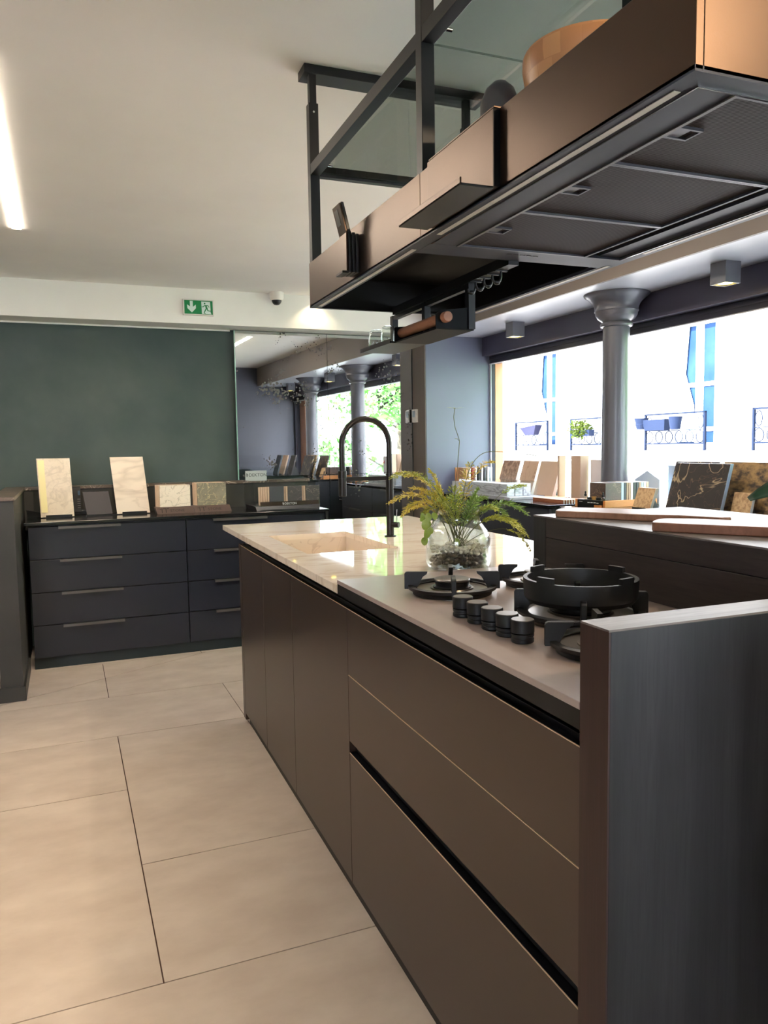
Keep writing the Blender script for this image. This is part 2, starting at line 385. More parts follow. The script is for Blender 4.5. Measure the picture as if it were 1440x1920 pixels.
# cube spotlights under the beam
def cube_lamp(v, label):
    t = thing('cube_spotlight', label, 'lamp', (2.935, v, 2.057), 'cube spotlights under the grey beam')
    h = .047; x, y, z0, z1 = 2.935, v, 2.057, 2.157
    mb = MB(); mb.box(x-h, x+h, y-h, y+h, z0+.012, z1)
    for a in ((x-h, x+h, y-h, y-h+.008), (x-h, x+h, y+h-.008, y+h), (x-h, x-h+.008, y-h+.008, y+h-.008), (x+h-.008, x+h, y-h+.008, y+h-.008)): mb.box(*a, z0, z0+.012)
    obj('housing', mb, K['lampbody'], t)
    obj('bulb', MB().lathe([(.034, 0), (.03, .006)], (x, y, z0+.004), 20), K['lampglow'], t, smooth=40)
    spot((x, y, z0-.002), (x, y, 0), 4, (1, .72, .4), 90, .6, .02)
cube_lamp(4.68, 'grey cube spotlight left of the column, nearest the end wall')
cube_lamp(2.83, 'grey cube spotlight right of the column, nearest the camera')
cube_lamp(1.35, 'grey cube spotlight seen only in the speckled mirror')
# LED lines flush in the ceiling
def led(u, v0, v1_, label):
    t = thing('ceiling_light_strip', label, 'light', (u, (v0+v1_)/2, ZC-.004))
    obj('diffuser', MB().box(u-.019, u+.019, v0, v1_, ZC-.004, ZC-.0005), K['led'], t)
    obj('end_cap', MB().box(u-.021, u+.021, v1_, v1_+.004, ZC-.005, ZC-.0005), K['white'], t)
led(-.163, 2.45, 4.255, 'long lit LED strip set in the white ceiling at the left')
led(1.80, 2.3, 3.70, 'lit LED strip seen only in the speckled mirror')
# ------------------------------------------------------------------ mirror (turned by .9 degrees against the wall)
m, nt, b = newmat('antique_mirror')
v = coord(nt)
vo = nt.nodes.new('ShaderNodeTexVoronoi'); vo.inputs['Scale'].default_value = 52; vo.inputs['Randomness'].default_value = 1
nv = nt.nodes.new('ShaderNodeVectorMath'); nv.operation = 'MULTIPLY_ADD'; nv.inputs[1].default_value = (1, 0.02, 1); nv.inputs[2].default_value = (3.3, 0, 7.1)
nt.links.new(v, nv.inputs[0]); nt.links.new(nv.outputs[0], vo.inputs['Vector'])
clus = noise(nt, nv.outputs[0], 3.6, 3, .6)
rad = ramp(nt, clus, [(.51, (.0,)*3+(1,)), (.64, (.48,)*3+(1,))])
lt = nt.nodes.new('ShaderNodeMath'); lt.operation = 'LESS_THAN'
nt.links.new(vo.outputs['Distance'], lt.inputs[0]); nt.links.new(rad, lt.inputs[1])
nt.links.new(mix(nt, lt.outputs[0], (.76, .79, .78, 1), (.10, .09, .085, 1)), b.inputs['Base Color'])
sub = nt.nodes.new('ShaderNodeMath'); sub.operation = 'SUBTRACT'; sub.inputs[0].default_value = 1
nt.links.new(lt.outputs[0], sub.inputs[1]); nt.links.new(sub.outputs[0], b.inputs['Metallic'])
nt.links.new(ramp(nt, lt.outputs[0], [(0, (.012,)*3+(1,)), (1, (.5,)*3+(1,))]), b.inputs['Roughness'])
K['mirror'] = m
K['glassedge'] = mat('green_glass_edge', (150, 190, 176), .2)
mt = thing('wall_mirror', 'large frameless antique mirror with dark speckles beside the green wall', 'mirror', (1.92, 5.64, .05))
mt.rotation_euler = (0, 0, A + math.radians(.9))
def pan(x0, x1, z0, z1):                     # local to the mirror
    o = obj('mirror_panel', MB().box(x0+.0015, x1-.0015, 5.64, 5.646, z0+.0015, z1-.0015), K['mirror'], mt)
for z0, z1 in ((.05, 1.105), (1.105, 2.165)):
    lo_ = 1.175 if z0 > 1 else 1.70
    pan(lo_, 1.877, z0, z1); pan(1.877, 2.585, z0, z1)
obj('edge_strip', MB().box(1.168, 1.1755, 5.636, 5.648, 1.085, 2.165), K['glassedge'], mt)
# thermostat on the return wall
t = thing('thermostat', 'white wall thermostat with a small display on the taupe return wall', 'thermostat', (2.585, 5.59, 1.50))
obj('housing', MB().box(2.572, 2.592, 5.552, 5.628, 1.498, 1.602), K['white'], t, bevel=.003)
obj('display', MB().box(2.570, 2.573, 5.57, 5.612, 1.54, 1.59), mat('lcd_grey', (96, 104, 98), .3), t)
# ------------------------------------------------------------------ exit sign, camera on the bulkhead
K['sgreen'] = mat('sign_green', (0, 132, 72), .4, c2=(0, 126, 68)); K['swhite'] = mat('sign_white', (222, 240, 232), .4)
t = thing('exit_sign', 'green emergency exit sign with a down arrow and a running figure', 'sign', (.892, 5.43, 2.225))
obj('housing', MB().box(.789, .995, 5.418, 5.449, 2.224, 2.330), K['white'], t, bevel=.002)
Y_ = 5.4165
obj('green_face', MB().box(.797, .987, Y_, 5.419, 2.231, 2.322), K['sgreen'], t)
def sgn(px, py): return (.797 + (px-125)/(1265-125)*.190, Y_-.0005, 2.322 - (py-285 - (px-125)*.058)/580*.091)
def poly(name, pts, m_, dy=0):
    obj(name, MB().prism3([(p[0], p[1]-dy, p[2]) for p in (sgn(*q) for q in pts)][::-1], (0, -.0006, 0)), m_, t)
poly('arrow', [(345,330),(465,335),(465,590),(580,495),(585,650),(420,825),(245,640),(235,480),(350,570)], K['swhite'])
poly('door', [(805,360),(1160,385),(1175,840),(1205,915),(820,890)], K['swhite'])
run = MB()
def rp(pts): run.prism3([(p[0], p[1]-.0007, p[2]) for p in (sgn(*q) for q in pts)][::-1], (0, -.0006, 0))
rp([(905+35*(1+math.cos(a*PI/5)), 452+38*math.sin(a*PI/5)) for a in range(10)])
rp([(935,515),(1075,520),(1130,615),(1115,630),(1050,550),(1020,545),(1065,680),(1070,745),(1180,760),(1180,795),(1050,775),(1015,690),(925,840),(890,830),(980,660),(955,545),(880,605),(820,600),(820,575),(870,575)])
rp([(890,830),(925,840),(970,890),(960,905),(905,865)])
obj('running_figure', run, K['sgreen'], t)
t = thing('security_camera', 'white dome security camera hanging under the ceiling beside the exit sign', 'camera', (1.433, 5.40, 2.33))
obj('dome_base', MB().lathe([(.038,0),(.048,.012),(.05,.055)], (1.433, 5.40, ZC-.055), 28), K['white'], t, smooth=40)
obj('lens_dome', MB().lathe([(.004,-.033),(.018,-.030),(.028,-.020),(.034,-.006),(.035,.002)], (1.433, 5.40, ZC-.055), 24), K['blackpl'], t, smooth=60)
# ------------------------------------------------------------------ counter along the back wall
def drawer_unit(u0, u1_, label):
    t = thing('drawer_cabinet', label, 'cabinet', ((u0+u1_)/2, 5.3, 0), 'navy drawer cabinets along the back wall')
    obj('carcass', MB().box(u0+.002, u1_-.002, 5.042, 5.56, .07, .877), K['blackmatt'], t)
    obj('plinth', MB().box(u0, u1_, 5.038, 5.06, 0, .068), K['plinth'], t)
    for k in range(4):
        z0 = .070 + .1995*k
        d = obj('drawer', MB().box(u0+.003, u1_-.003, 5.019, 5.041, z0+.002, z0+.1965), K['navy'], t, bevel=.001)
        um = u0 + .36; hz = z0 + .1965
        hb = MB(); hb.box(um-.19, um+.165, 4.994, 5.019, hz-.001, hz+.002); hb.box(um-.19, um+.165, 4.992, 4.995, hz-.013, hz+.002)
        obj('handle', hb, K['handle'], d)
drawer_unit(-.223, .698, 'navy four-drawer cabinet at the left end of the back counter')
drawer_unit(.698, 1.632, 'navy four-drawer cabinet at the right end, partly behind the island')
tag(obj('countertop', MB().box(-.243, 1.655, 4.998, 5.564, .879, .895), K['blackgloss'], bevel=.002), 'glossy black countertop on the navy drawer cabinets', 'countertop')
tag(obj('end_panel', MB().box(1.634, 1.652, 5.01, 5.56, 0, .878), K['blackmatt']), 'narrow black end panel closing the navy drawer counter', 'panel')
# ------------------------------------------------------------------ island (island frame = world)
XD = .680                                    # door faces
def front(t, name, y0, y1, z0, z1, lab=None):
    d = obj(name, MB().box(XD, XD+.020, y0+.0016, y1-.0016, z0, z1), K['brown'], t, bevel=.0008, label=lab)
    e = MB(); e.box(XD-.0004, XD+.0016, y0+.0016, y1-.0016, z1-.0010, z1+.0006)
    obj('top_edge', e, K['brownedge'], d); obj('top_face', MB().box(XD+.0018, XD+.0215, y0+.0016, y1-.0016, z1, z1+.0006), K['channel'], d); return d
def carcass(t, y0, y1):
    obj('carcass', MB().box(XD+.021, 1.515, y0+.001, y1-.001, .05, .70 if y0 > 2.6 else .845), K['blackmatt'], t)
    obj('plinth', MB().box(.698, 1.50, y0, y1, 0, .05), K['channel'], t)
cabs = [(2.040, 2.664, 'brown island cabinet with the wide door, next to the drawers'), (2.664, 3.137, 'brown island cabinet with the middle narrow door'),
        (3.137, 3.598, 'brown island cabinet with the far narrow door under the sink end')]
for y0, y1, lab in cabs:
    t = thing('island_cabinet', lab, 'cabinet', (1.0, (y0+y1)/2, 0), 'door cabinets of the island', 'I')
    carcass(t, y0, y1); front(t, 'door', y0, y1, .053, .863)
t = thing('island_drawer_cabinet', 'brown island cabinet with three wide drawers under the hob', 'cabinet', (1.0, 1.48, 0), None, 'I')
carcass(t, .918, 2.040)
front(t, 'drawer', .918, 2.040, .673, .863); front(t, 'drawer', .918, 2.040, .478, .671); front(t, 'drawer', .918, 2.040, .053, .443)
obj('grip_channel', MB().box(XD+.030, XD+.034, .918, 2.040, .440, .480), K['channel'], t)
tag(obj('island_end_panel', MB().box(XD, 1.52, 3.600, 3.650, .02, .866), K['brown'], frame='I', bevel=.001), 'brown end panel at the far end of the island', 'panel')
# black recessed grip rail under the worktop
t = thing('grip_rail', 'black recessed grip rail running under the island worktop', 'rail', (.72, 2.2, .86), None, 'I')
obj('rail_back', MB().box(.722, .730, .918, 3.56, .850, .905), K['channel'], t)
obj('rail_floor', MB().box(.695, .722, .918, 3.60, .846, .852), K['channel'], t)
obj('rail_lip', MB().box(.694, .698, .918, 3.60, .852, .874), K['channel'], t)
t = thing('under_frame', 'black frame carrying the island worktop', 'frame', (1.1, 2.2, .866), None, 'I')
for nm_, a in (('front_beam', (.732, .737, .93, 3.57)), ('back_beam', (1.46, 1.515, .93, 3.57)), ('near_beam', (.737, 1.46, .93, 2.66)), ('far_beam', (.737, 1.46, 3.43, 3.57))): obj(nm_, MB().box(*a, .866, .9005), K['channel'], t)
# pale ceramic worktop with the sink sunk into it, one continuous slab
t = thing('island_worktop', 'glossy cream veined worktop with an integrated sink', 'worktop', (1.17, 3.0, .903), None, 'I')
X0, X1, Y0, Y1, ZT, ZB = .660, 1.690, 2.067, 3.960, .927, .903
a0, a1, b0, b1 = .760, 1.124, 2.725, 3.366
def ring(z): return [(X0,Y0,z),(X1,Y0,z),(X1,Y1,z),(X0,Y1,z),(a0,b0,z),(a1,b0,z),(a1,b1,z),(a0,b1,z)]
mb = MB(); RF = [(0,1,5,4),(1,2,6,5),(2,3,7,6),(3,0,4,7)]
mb.add(ring(ZT) + ring(ZB), RF + [tuple(i+8 for i in f[::-1]) for f in RF] + [(0,8,9,1),(1,9,10,2),(2,10,11,3),(3,11,8,0),(4,5,13,12),(5,6,14,13),(6,7,15,14),(7,4,12,15)])
obj('slab', mb, K['island'], t)
s0 = [(a0-.002,b0-.002),(a1+.002,b0-.002),(a1+.002,b1+.002),(a0-.002,b1+.002)]; zf = .735
mb = MB()
mb.add([(x,y,ZB+.0005) for x,y in s0] + [(a0,b0,zf+.03),(a1,b0,zf+.03),(a1,b1,zf),(a0,b1,zf)] + [(x+ (x<.9)*-.02+(x>.9)*.02, y+(-.02 if y<3 else .02), ZB+.0005) for x,y in s0] + [(a0-.02,b0-.02,zf-.02),(a1+.02,b0-.02,zf-.02),(a1+.02,b1+.02,zf-.02),(a0-.02,b1+.02,zf-.02)],
  [(0,1,5,4),(1,2,6,5),(2,3,7,6),(3,0,4,7),(4,5,6,7),(8,12,13,9),(9,13,14,10),(10,14,15,11),(11,15,12,8),(12,15,14,13),(0,8,9,1),(1,9,10,2),(2,10,11,3),(3,11,8,0)])
obj('sink', mb, K['sink'], t)
obj('drain', MB().lathe([(.03,0),(.045,.002),(.045,.004),(.02,.004)], (.945,3.05,zf+.014), 24), K['chrome'], t, smooth=40)
# hob slab
t = thing('hob_slab', 'taupe ceramic hob slab raised above the cream worktop', 'worktop', (.95, 1.49, .901), None, 'I')
obj('top', MB().box(.660, 1.70, .9185, 2.064, .931, .943), K['hobtop'], t, bevel=.0015)
obj('apron', MB().box(.661, 1.69, .919, 2.063, .901, .931), K['hobside'], t)
# near wooden end panel and the raised wooden bar behind the hob
t = thing('wood_end_panel', 'dark oak waterfall panel closing the near end of the island', 'panel', (1.0, .885, 0), None, 'I')
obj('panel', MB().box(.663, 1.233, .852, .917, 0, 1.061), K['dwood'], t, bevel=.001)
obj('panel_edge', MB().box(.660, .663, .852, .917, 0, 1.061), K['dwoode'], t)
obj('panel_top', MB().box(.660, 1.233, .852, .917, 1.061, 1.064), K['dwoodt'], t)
t = thing('breakfast_bar', 'raised dark oak bar standing behind the hob', 'bar', (1.5, 1.4, .9435), None, 'I')
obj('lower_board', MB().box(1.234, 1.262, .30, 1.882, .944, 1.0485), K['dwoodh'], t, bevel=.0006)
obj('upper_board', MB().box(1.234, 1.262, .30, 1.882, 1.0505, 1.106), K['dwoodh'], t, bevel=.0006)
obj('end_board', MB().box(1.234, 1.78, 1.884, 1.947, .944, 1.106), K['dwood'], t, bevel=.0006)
obj('top_board', MB().box(1.234, 1.78, .30, 1.947, 1.1065, 1.110), K['dwoodty_lit'], t)
obj('back_board', MB().box(1.752, 1.78, .30, 1.883, .0, 1.106), K['dwoodh'], t)
obj('end_panel', MB().box(1.262, 1.752, .30, .33, 0, 1.106), K['dwood'], t)
tag(obj('island_back_panel', MB().box(1.52, 1.55, 1.95, 3.65, .0, .90), K['brown'], frame='I'), 'brown back panel of the island', 'panel')
# ------------------------------------------------------------------ burners
def arm(mb, c, ang, r0, r1, z0, z1, th=.009):
    d = Vector((math.cos(ang), math.sin(ang), 0)); n = Vector((-d.y, d.x, 0))
    P = [(r1, z0), (r1, z1-.006), (r1-.002, z1-.002), (r1-.006, z1), (r0, z1), (r0+.002, z1-.006)]
    P += [(r0+.012, z1-.013), (r0+.022, z0+.014), (r0+.028, z0)]
    O = Vector(c)
    mb.prism3([O + d*r + Vector((0,0,z)) - n*th/2 for r, z in P], n*th)
def burner(c, R, label, ang0, cap_r=.046):
    t = thing('gas_burner', label, 'burner', (c[0], c[1], .943), 'gas burners with four-armed pan supports', 'I')
    c3 = (c[0], c[1], .943)
    obj('pan_ring', MB().lathe([(R-.022,0),(R-.012,.001),(R-.010,.009),(R,.014),(R+.001,.0215),(R-.011,.0225),(R-.013,.0165),(R-.02,.0165)], c3, 56, cap=False), K['iron'], t, smooth=35)
    obj('drip_plate', MB().lathe([(R-.014,.0),(R-.014,.0135),(.055,.0135),(.054,.016),(.040,.018)], c3, 56), K['ironedge'], t, smooth=35)
    obj('burner_body', MB().lathe([(cap_r+.002,.015),(cap_r+.003,.019),(cap_r-.004,.021),(cap_r-.002,.031),(cap_r-.006,.033)], c3, 40), K['iron'], t, smooth=35)
    obj('burner_cap', MB().lathe([(cap_r-.001,.033),(cap_r,.036),(cap_r-.002,.0385),(cap_r-.006,.0395)], c3, 40), K['cap'], t, smooth=35)
    for k in range(4):
        mb = MB(); arm(mb, c3, ang0 + k*PI/2, cap_r+.016, R+.009, .012, .056, .011)
        obj('support_arm', mb, K['iron'], t, bevel=.001)
    return t
Q = math.radians(66)
burner((.865, 1.745), .112, 'gas burner beside the fern jar, left of the row of knobs', Q - PI/2 + math.radians(90))
burner((.870, 1.125), .105, 'gas burner half hidden by the near oak panel', Q)
burner((1.130, 1.745), .105, 'gas burner behind the wok ring against the oak bar', Q)
t = thing('wok_burner', 'large wok burner under the black ring at the middle of the hob', 'burner', (.985, 1.37, .943), None, 'I')
c3 = (.985, 1.37, .943)
obj('pan_ring', MB().lathe([(.108,0),(.118,.001),(.122,.010),(.134,.014),(.134,.020),(.120,.021),(.119,.016),(.11,.016)], c3, 64, cap=False), K['iron'], t, smooth=35)
obj('drip_plate', MB().lathe([(.120,0),(.120,.015),(.07,.015),(.068,.018),(.05,.020)], c3, 56), K['ironedge'], t, smooth=35)
obj('burner_body', MB().lathe([(.064,.016),(.066,.022),(.060,.025),(.060,.036),(.05,.039)], c3, 48), K['iron'], t, smooth=35)
for k in range(4):
    mb = MB(); arm(mb, c3, Q - .15 + k*PI/2, .085, .140, .012, .062, .012); obj('support_arm', mb, K['iron'], t, bevel=.002)
t = thing('wok_ring', 'black cast iron wok ring with raised tabs on the large burner', 'wok ring', (.985, 1.37, .985), None, 'I')
obj('ring_wall', MB().lathe([(.098,.985-.943-.002),(.111,.040),(.119,.050),(.121,.086),(.1205,.090),(.112,.090),(.1115,.086),(.108,.054),(.100,.048)], c3, 72, cap=False), K['iron'], t, smooth=35)
for a_ in (Q-.95, Q+.75, Q+2.3, Q+3.85):
    vs_ = []
    n_ = 7
    mb = MB()
    for k in range(n_):
        a = a_ + (k/(n_-1)-.5)*.36
        for r, z in ((.1205,.085),(.1205,.102),(.112,.102),(.112,.085)): vs_.append((c3[0]+r*math.cos(a), c3[1]+r*math.sin(a), c3[2]+z))
    fs_ = [(i*4+j, i*4+(j+1)%4, i*4+4+(j+1)%4, i*4+4+j) for i in range(n_-1) for j in range(4)] + [(0,3,2,1), tuple((n_-1)*4+j for j in range(4))]
    obj('tab', mb.add(vs_, fs_), K['iron'], t, bevel=.001)
# knobs
KL = ['round black hob knob nearest the fern jar, first of the row', 'round black hob knob, second of the row from the fern jar', 'round black hob knob in the middle of the row of five',
      'round black hob knob, second of the row from the oak panel', 'round black hob knob nearest the oak panel, last of the row']
for i, y in enumerate((1.497, 1.430, 1.367, 1.307, 1.250)):
    t = thing('hob_knob', KL[i], 'knob', (.768, y, .943), 'hob knobs in a row', 'I')
    c = (.768, y, .943)
    obj('collar', MB().lathe([(.020,0),(.022,.002),(.022,.008),(.0205,.009),(.0205,.012),(.022,.013),(.022,.017),(.019,.018)], c, 32), K['iron'], t, smooth=35)
    obj('grip', MB().lathe([(.0195,.0185),(.0225,.020),(.0225,.043),(.0215,.044)], c, 32), K['iron'], t, smooth=35)
    obj('top_disc', MB().lathe([(.0213,.044),(.021,.0446)], c, 32), K['cap'], t, smooth=35)
# ------------------------------------------------------------------ tap
t = thing('kitchen_tap', 'tall black arched kitchen tap with a pull-down spray beside the sink', 'tap', (1.238, 3.09, .927), None, 'I')
tx, ty = 1.236, 3.09
K['tap'] = mat('gunmetal', (52, 49, 48), .28, metal=.8)
obj('base_ring', MB().lathe([(.026,0),(.026,.004),(.017,.006)], (tx, ty, .927), 28), K['tap'], t, smooth=35)
obj('column', MB().cyl((tx, ty, .93), (tx, ty, 1.20), .0165, 24), K['tap'], t, smooth=40)
xl = 1.022; R_ = (tx-xl)/2; zc_ = 1.325
P = [(tx, ty, 1.20), (tx, ty, 1.27), (tx, ty, zc_)] + [(tx - R_ + R_*math.cos(a*PI/16), ty, zc_ + R_*1.02*math.sin(a*PI/16)) for a in range(1, 16)] + [(xl, ty, zc_), (xl, ty, 1.19)]
obj('hose_arch', MB().tube(P, .0125, 16), K['tap'], t, smooth=50)
obj('spray_head', MB().lathe([(.0145,1.108-.93),(.0165,.180),(.0165,.255),(.0185,.256),(.0185,.286),(.0135,.287)], (xl, ty, .93), 24), K['tap'], t, smooth=35)
obj('holder_arm', MB().box(xl+.012, tx, ty-.008, ty+.008, 1.172, 1.190), K['tap'], t, bevel=.002)
obj('mixer_body', MB().cyl((tx, ty, .978), (tx+.028, ty-.030, .978), .0125, 22), K['tap'], t, smooth=40)
obj('mixer_lever', MB().cyl((tx+.020, ty-.022, .985), (tx+.024, ty-.022, 1.045), .0025, 10), K['chrome'], t, smooth=40)
# ------------------------------------------------------------------ cutting boards on the bar
K['walnut'] = wood('walnut_board', (126, 90, 70), (150, 112, 90), .42, stretch=(2.2, 1, 1), scale=5, d=(100, 66, 50), bs=.08)
K['walnut2'] = wood('walnut_board_red', (116, 78, 62), (142, 100, 82), .42, stretch=(2.2, 1, 1), scale=5, d=(92, 58, 46), bs=.08)
def rounded(poly, r=.018, n=3):
    out = []
    for i, p in enumerate(poly):
        a = Vector(poly[i-1]); b_ = Vector(p); c = Vector(poly[(i+1) % len(poly)])
        da = (a-b_); dc = (c-b_); k = min(r, da.length*.4, dc.length*.4)
        p0 = b_ + da.normalized()*k; p2 = b_ + dc.normalized()*k
        for q in range(n+1):
            s = q/n; out.append(tuple(p0*(1-s)**2 + b_*2*s*(1-s) + p2*s*s))
    return out
b1 = [(1.240,1.848),(1.300,1.760),(1.372,1.625),(1.435,1.560),(1.470,1.468),(1.505,1.462),(1.512,1.52),(1.528,1.61),(1.498,1.735),(1.420,1.840),(1.351,1.924),(1.292,1.905)]
tag(obj('cutting_board', MB().prism(rounded(b1, .02)[::-1] if False else rounded(b1, .02), 1.1105, 1.129), K['walnut'], frame='I', bevel=.003), 'walnut cutting board with a handle, farthest along the oak bar', 'cutting board', 'walnut cutting boards on the bar')
b2 = [(1.232,1.440),(1.300,1.330),(1.372,1.228),(1.425,1.150),(1.560,1.180),(1.465,1.322),(1.379,1.463),(1.323,1.504),(1.280,1.486)]
tag(obj('cutting_board', MB().prism(rounded(b2, .016), 1.1105, 1.132), K['walnut2'], frame='I', bevel=.003), 'reddish walnut cutting board on the near part of the bar', 'cutting board', 'walnut cutting boards on the bar')
b3 = [(1.226,1.108),(1.262,1.118),(1.335,1.010),(1.300,.975)]
tag(obj('cutting_board', MB().prism(rounded(b3, .012), 1.1105, 1.137), K['walnut'], frame='I', bevel=.004), 'rounded tip of a pale walnut board at the right edge', 'cutting board', 'walnut cutting boards on the bar')
# dark leaf plant standing on the bar beyond the right edge of the picture
K['leafd'] = mat('dark_leaf', (40, 66, 50), .35, c2=(52, 82, 60), ns=12)
t = thing('rubber_plant', 'dark green leaf reaching in at the right edge above the bar', 'plant', (1.36, .78, 1.1105), None, 'I')
pc = (1.36, .78, 1.1105)
obj('pot', MB().lathe([(.045,0),(.058,.09),(.060,.10),(.054,.10),(.052,.085)], pc, 24), K['blackpl'], t, smooth=40)
obj('stem', MB().tube([(pc[0],pc[1],1.19),(1.34,.79,1.30),(1.31,.81,1.38)], [.006,.005,.003], 8), K['leafd'], t, smooth=60)
def leaf(tip, base, wdt, sag, nrm):
    tip = Vector(tip); base = Vector(base); n = Vector(nrm).normalized(); side = (tip-base).cross(n).normalized()
    vs_ = []; fs_ = []; m_ = 12
    for i in range(m_+1):
        s = i/m_; wv = wdt*math.sin(PI*min(1, s*.93+.03))**.75
        c = base.lerp(tip, s) + Vector((0,0,-sag*s*s))
        for j, q in enumerate((-1, -.5, 0, .5, 1)): vs_.append(c + side*wv*q + n*(abs(q)*.25*wv))
    fs_ = [(i*5+j, i*5+j+1, i*5+j+6, i*5+j+5) for i in range(m_) for j in range(4)]
    return MB().add(vs_, fs_)
for tip, base, wd, sg, nn in (((1.046,.984,1.232),(1.225,.895,1.292),.026,.012,(-.45,-.2,.6)), ((1.50,.72,1.36),(1.32,.80,1.36),.05,.03,(0,0,1)), ((1.33,.60,1.40),(1.32,.80,1.37),.05,.03,(0,0,1))):
    l_ = obj('leaf', leaf(tip, base, wd, sg, nn), K['leafd'], t, smooth=80)
    sm = l_.modifiers.new('thick', 'SOLIDIFY'); sm.thickness = .0012
obj('leaf_stalk', MB().tube([(1.225,.895,1.292),(1.28,.85,1.30),(1.335,.80,1.29)], .002, 6), K['leafd'], t, smooth=60)
# ------------------------------------------------------------------ fern in the glass jar
jc = (1.105, 2.185, .9275)
prof = [(.070,0),(.088,.002),(.098,.010),(.1025,.024),(.1025,.094),(.100,.106),(.092,.122),(.080,.137),(.073,.147),(.0705,.158),(.0705,.184),(.073,.187),(.0735,.191)]
mb = MB().lathe(prof + [(.0705,.1915),(.067,.188),(.067,.158),(.0695,.146),(.077,.134),(.089,.119),(.097,.104),(.099,.092),(.099,.026),(.094,.014),(.086,.007),(.06,.006)], jc, 56, cap=False)
n_ = 56
mb.f.append(tuple(range(n_-1,-1,-1))); mb.f.append(tuple((len(prof)+12-1)*n_ + k for k in range(n_)))
tag(obj('glass_jar', mb, K['jar'], frame='I', smooth=60), 'round clear glass jar with a wide neck holding the fern', 'jar')
random.seed(11)
peb = MB()
for i in range(260):
    r = .088*math.sqrt(random.random()); a = random.uniform(0, 2*PI); z = random.uniform(.014, .046) + .012*math.sin(a*2+.4)*(r/.09)
    peb.ico((jc[0]+r*math.cos(a), jc[1]+r*math.sin(a), jc[2]+z), random.uniform(.006, .010), (1, 1, .75), 1, .12)
K['peb'] = mat('dark_pebbles', (36, 32, 30), .35, c2=(96, 82, 66), ns=22, lo=.5, hi=.72)
tag(obj('pebble_bed', peb, K['peb'], frame='I', smooth=60), 'dark pebbles lying in the bottom of the glass jar', 'pebbles', None, 'stuff')
gr = MB()
for i in range(220):
    r = .086*math.sqrt(random.random()); a = random.uniform(0, 2*PI)
    gr.ico((jc[0]+r*math.cos(a), jc[1]+r*math.sin(a), jc[2]+.062+random.uniform(-.006,.014)+.008*math.sin(a*2+.4)), random.uniform(.004,.009), (1,1,.8), 1, .2)
K['gravel'] = mat('white_gravel', (240, 236, 228), .6, c2=(200, 190, 170), ns=18)
tag(obj('gravel_layer', gr, K['gravel'], frame='I'), 'pale gravel layer over the dark pebbles in the jar', 'gravel', None, 'stuff')
K['fern'] = mat('fern_green', (146, 166, 48), .5, c2=(186, 180, 60), ns=9)
K['ferny'] = mat('fern_yellow', (214, 186, 76), .5, c2=(176, 172, 56), ns=9)
K['fernd'] = mat('fern_dark_green', (108, 144, 54), .5, c2=(140, 166, 58), ns=9)
K['stem'] = mat('fern_stem', (92, 96, 52), .5)
t = thing('asparagus_fern', 'feathery yellow-green asparagus fern spreading from the glass jar', 'plant', (jc[0], jc[1], jc[2]+.06), None, 'I')
def bez(p0, p1, p2, s): return Vector(p0)*(1-s)**2 + Vector(p1)*2*s*(1-s) + Vector(p2)*s*s
def frond(tip, ctrl, m_, dens=26, ll=.034, start=.35, flat=True, seedv=0):
    rnd = random.Random(seedv)
    root = (jc[0]+rnd.uniform(-.02,.02), jc[1]+rnd.uniform(-.02,.02), jc[2]+.06)
    n = 16; P = [bez(root, ctrl, tip, i/n) for i in range(n+1)]
    f_ = obj('frond', MB().tube(P, [.0013*(1-.7*i/n) for i in range(n+1)], 5), K['stem'], t, smooth=60)
    lf = MB()
    for i in range(dens):
        s = start + (1-start)*i/dens; p = bez(root, ctrl, tip, s); tg = (bez(root, ctrl, tip, min(1, s+.02)) - bez(root, ctrl, tip, s-.02)).normalized()
        sd = tg.cross(Vector((0,0,1)))
        if sd.length < .1: sd = Vector((1,0,0))
        sd.normalize(); L_ = ll*math.sin(PI*(.12+.83*(i/dens)))**.8
        for q in (-1, 1):
            d = (tg*.75 + sd*q*.8 + Vector((0,0,rnd.uniform(-.30,.18)))).normalized()
            for j in range(5):                # a spray of needles along each side shoot
                b_ = p + d*L_*(j/5.); nd = (d + Vector((rnd.uniform(-.6,.6), rnd.uniform(-.6,.6), rnd.uniform(-.5,.5)))).normalized()
                e = b_ + nd*L_*.5; wv = nd.cross(Vector((rnd.uniform(-1,1),rnd.uniform(-1,1),1))).normalized()*.0021
                lf.add([b_-wv*.4, b_+nd*L_*.2-wv, e, b_+nd*L_*.2+wv], [(0,1,2,3)])
            lf.add([p, p+d*L_*.5+sd.cross(tg)*.0006, p+d*L_, p+d*L_*.5-sd.cross(tg)*.0006], [(0,1,2,3)])
    obj('leaflets', lf, m_, f_)
x, y, z = jc
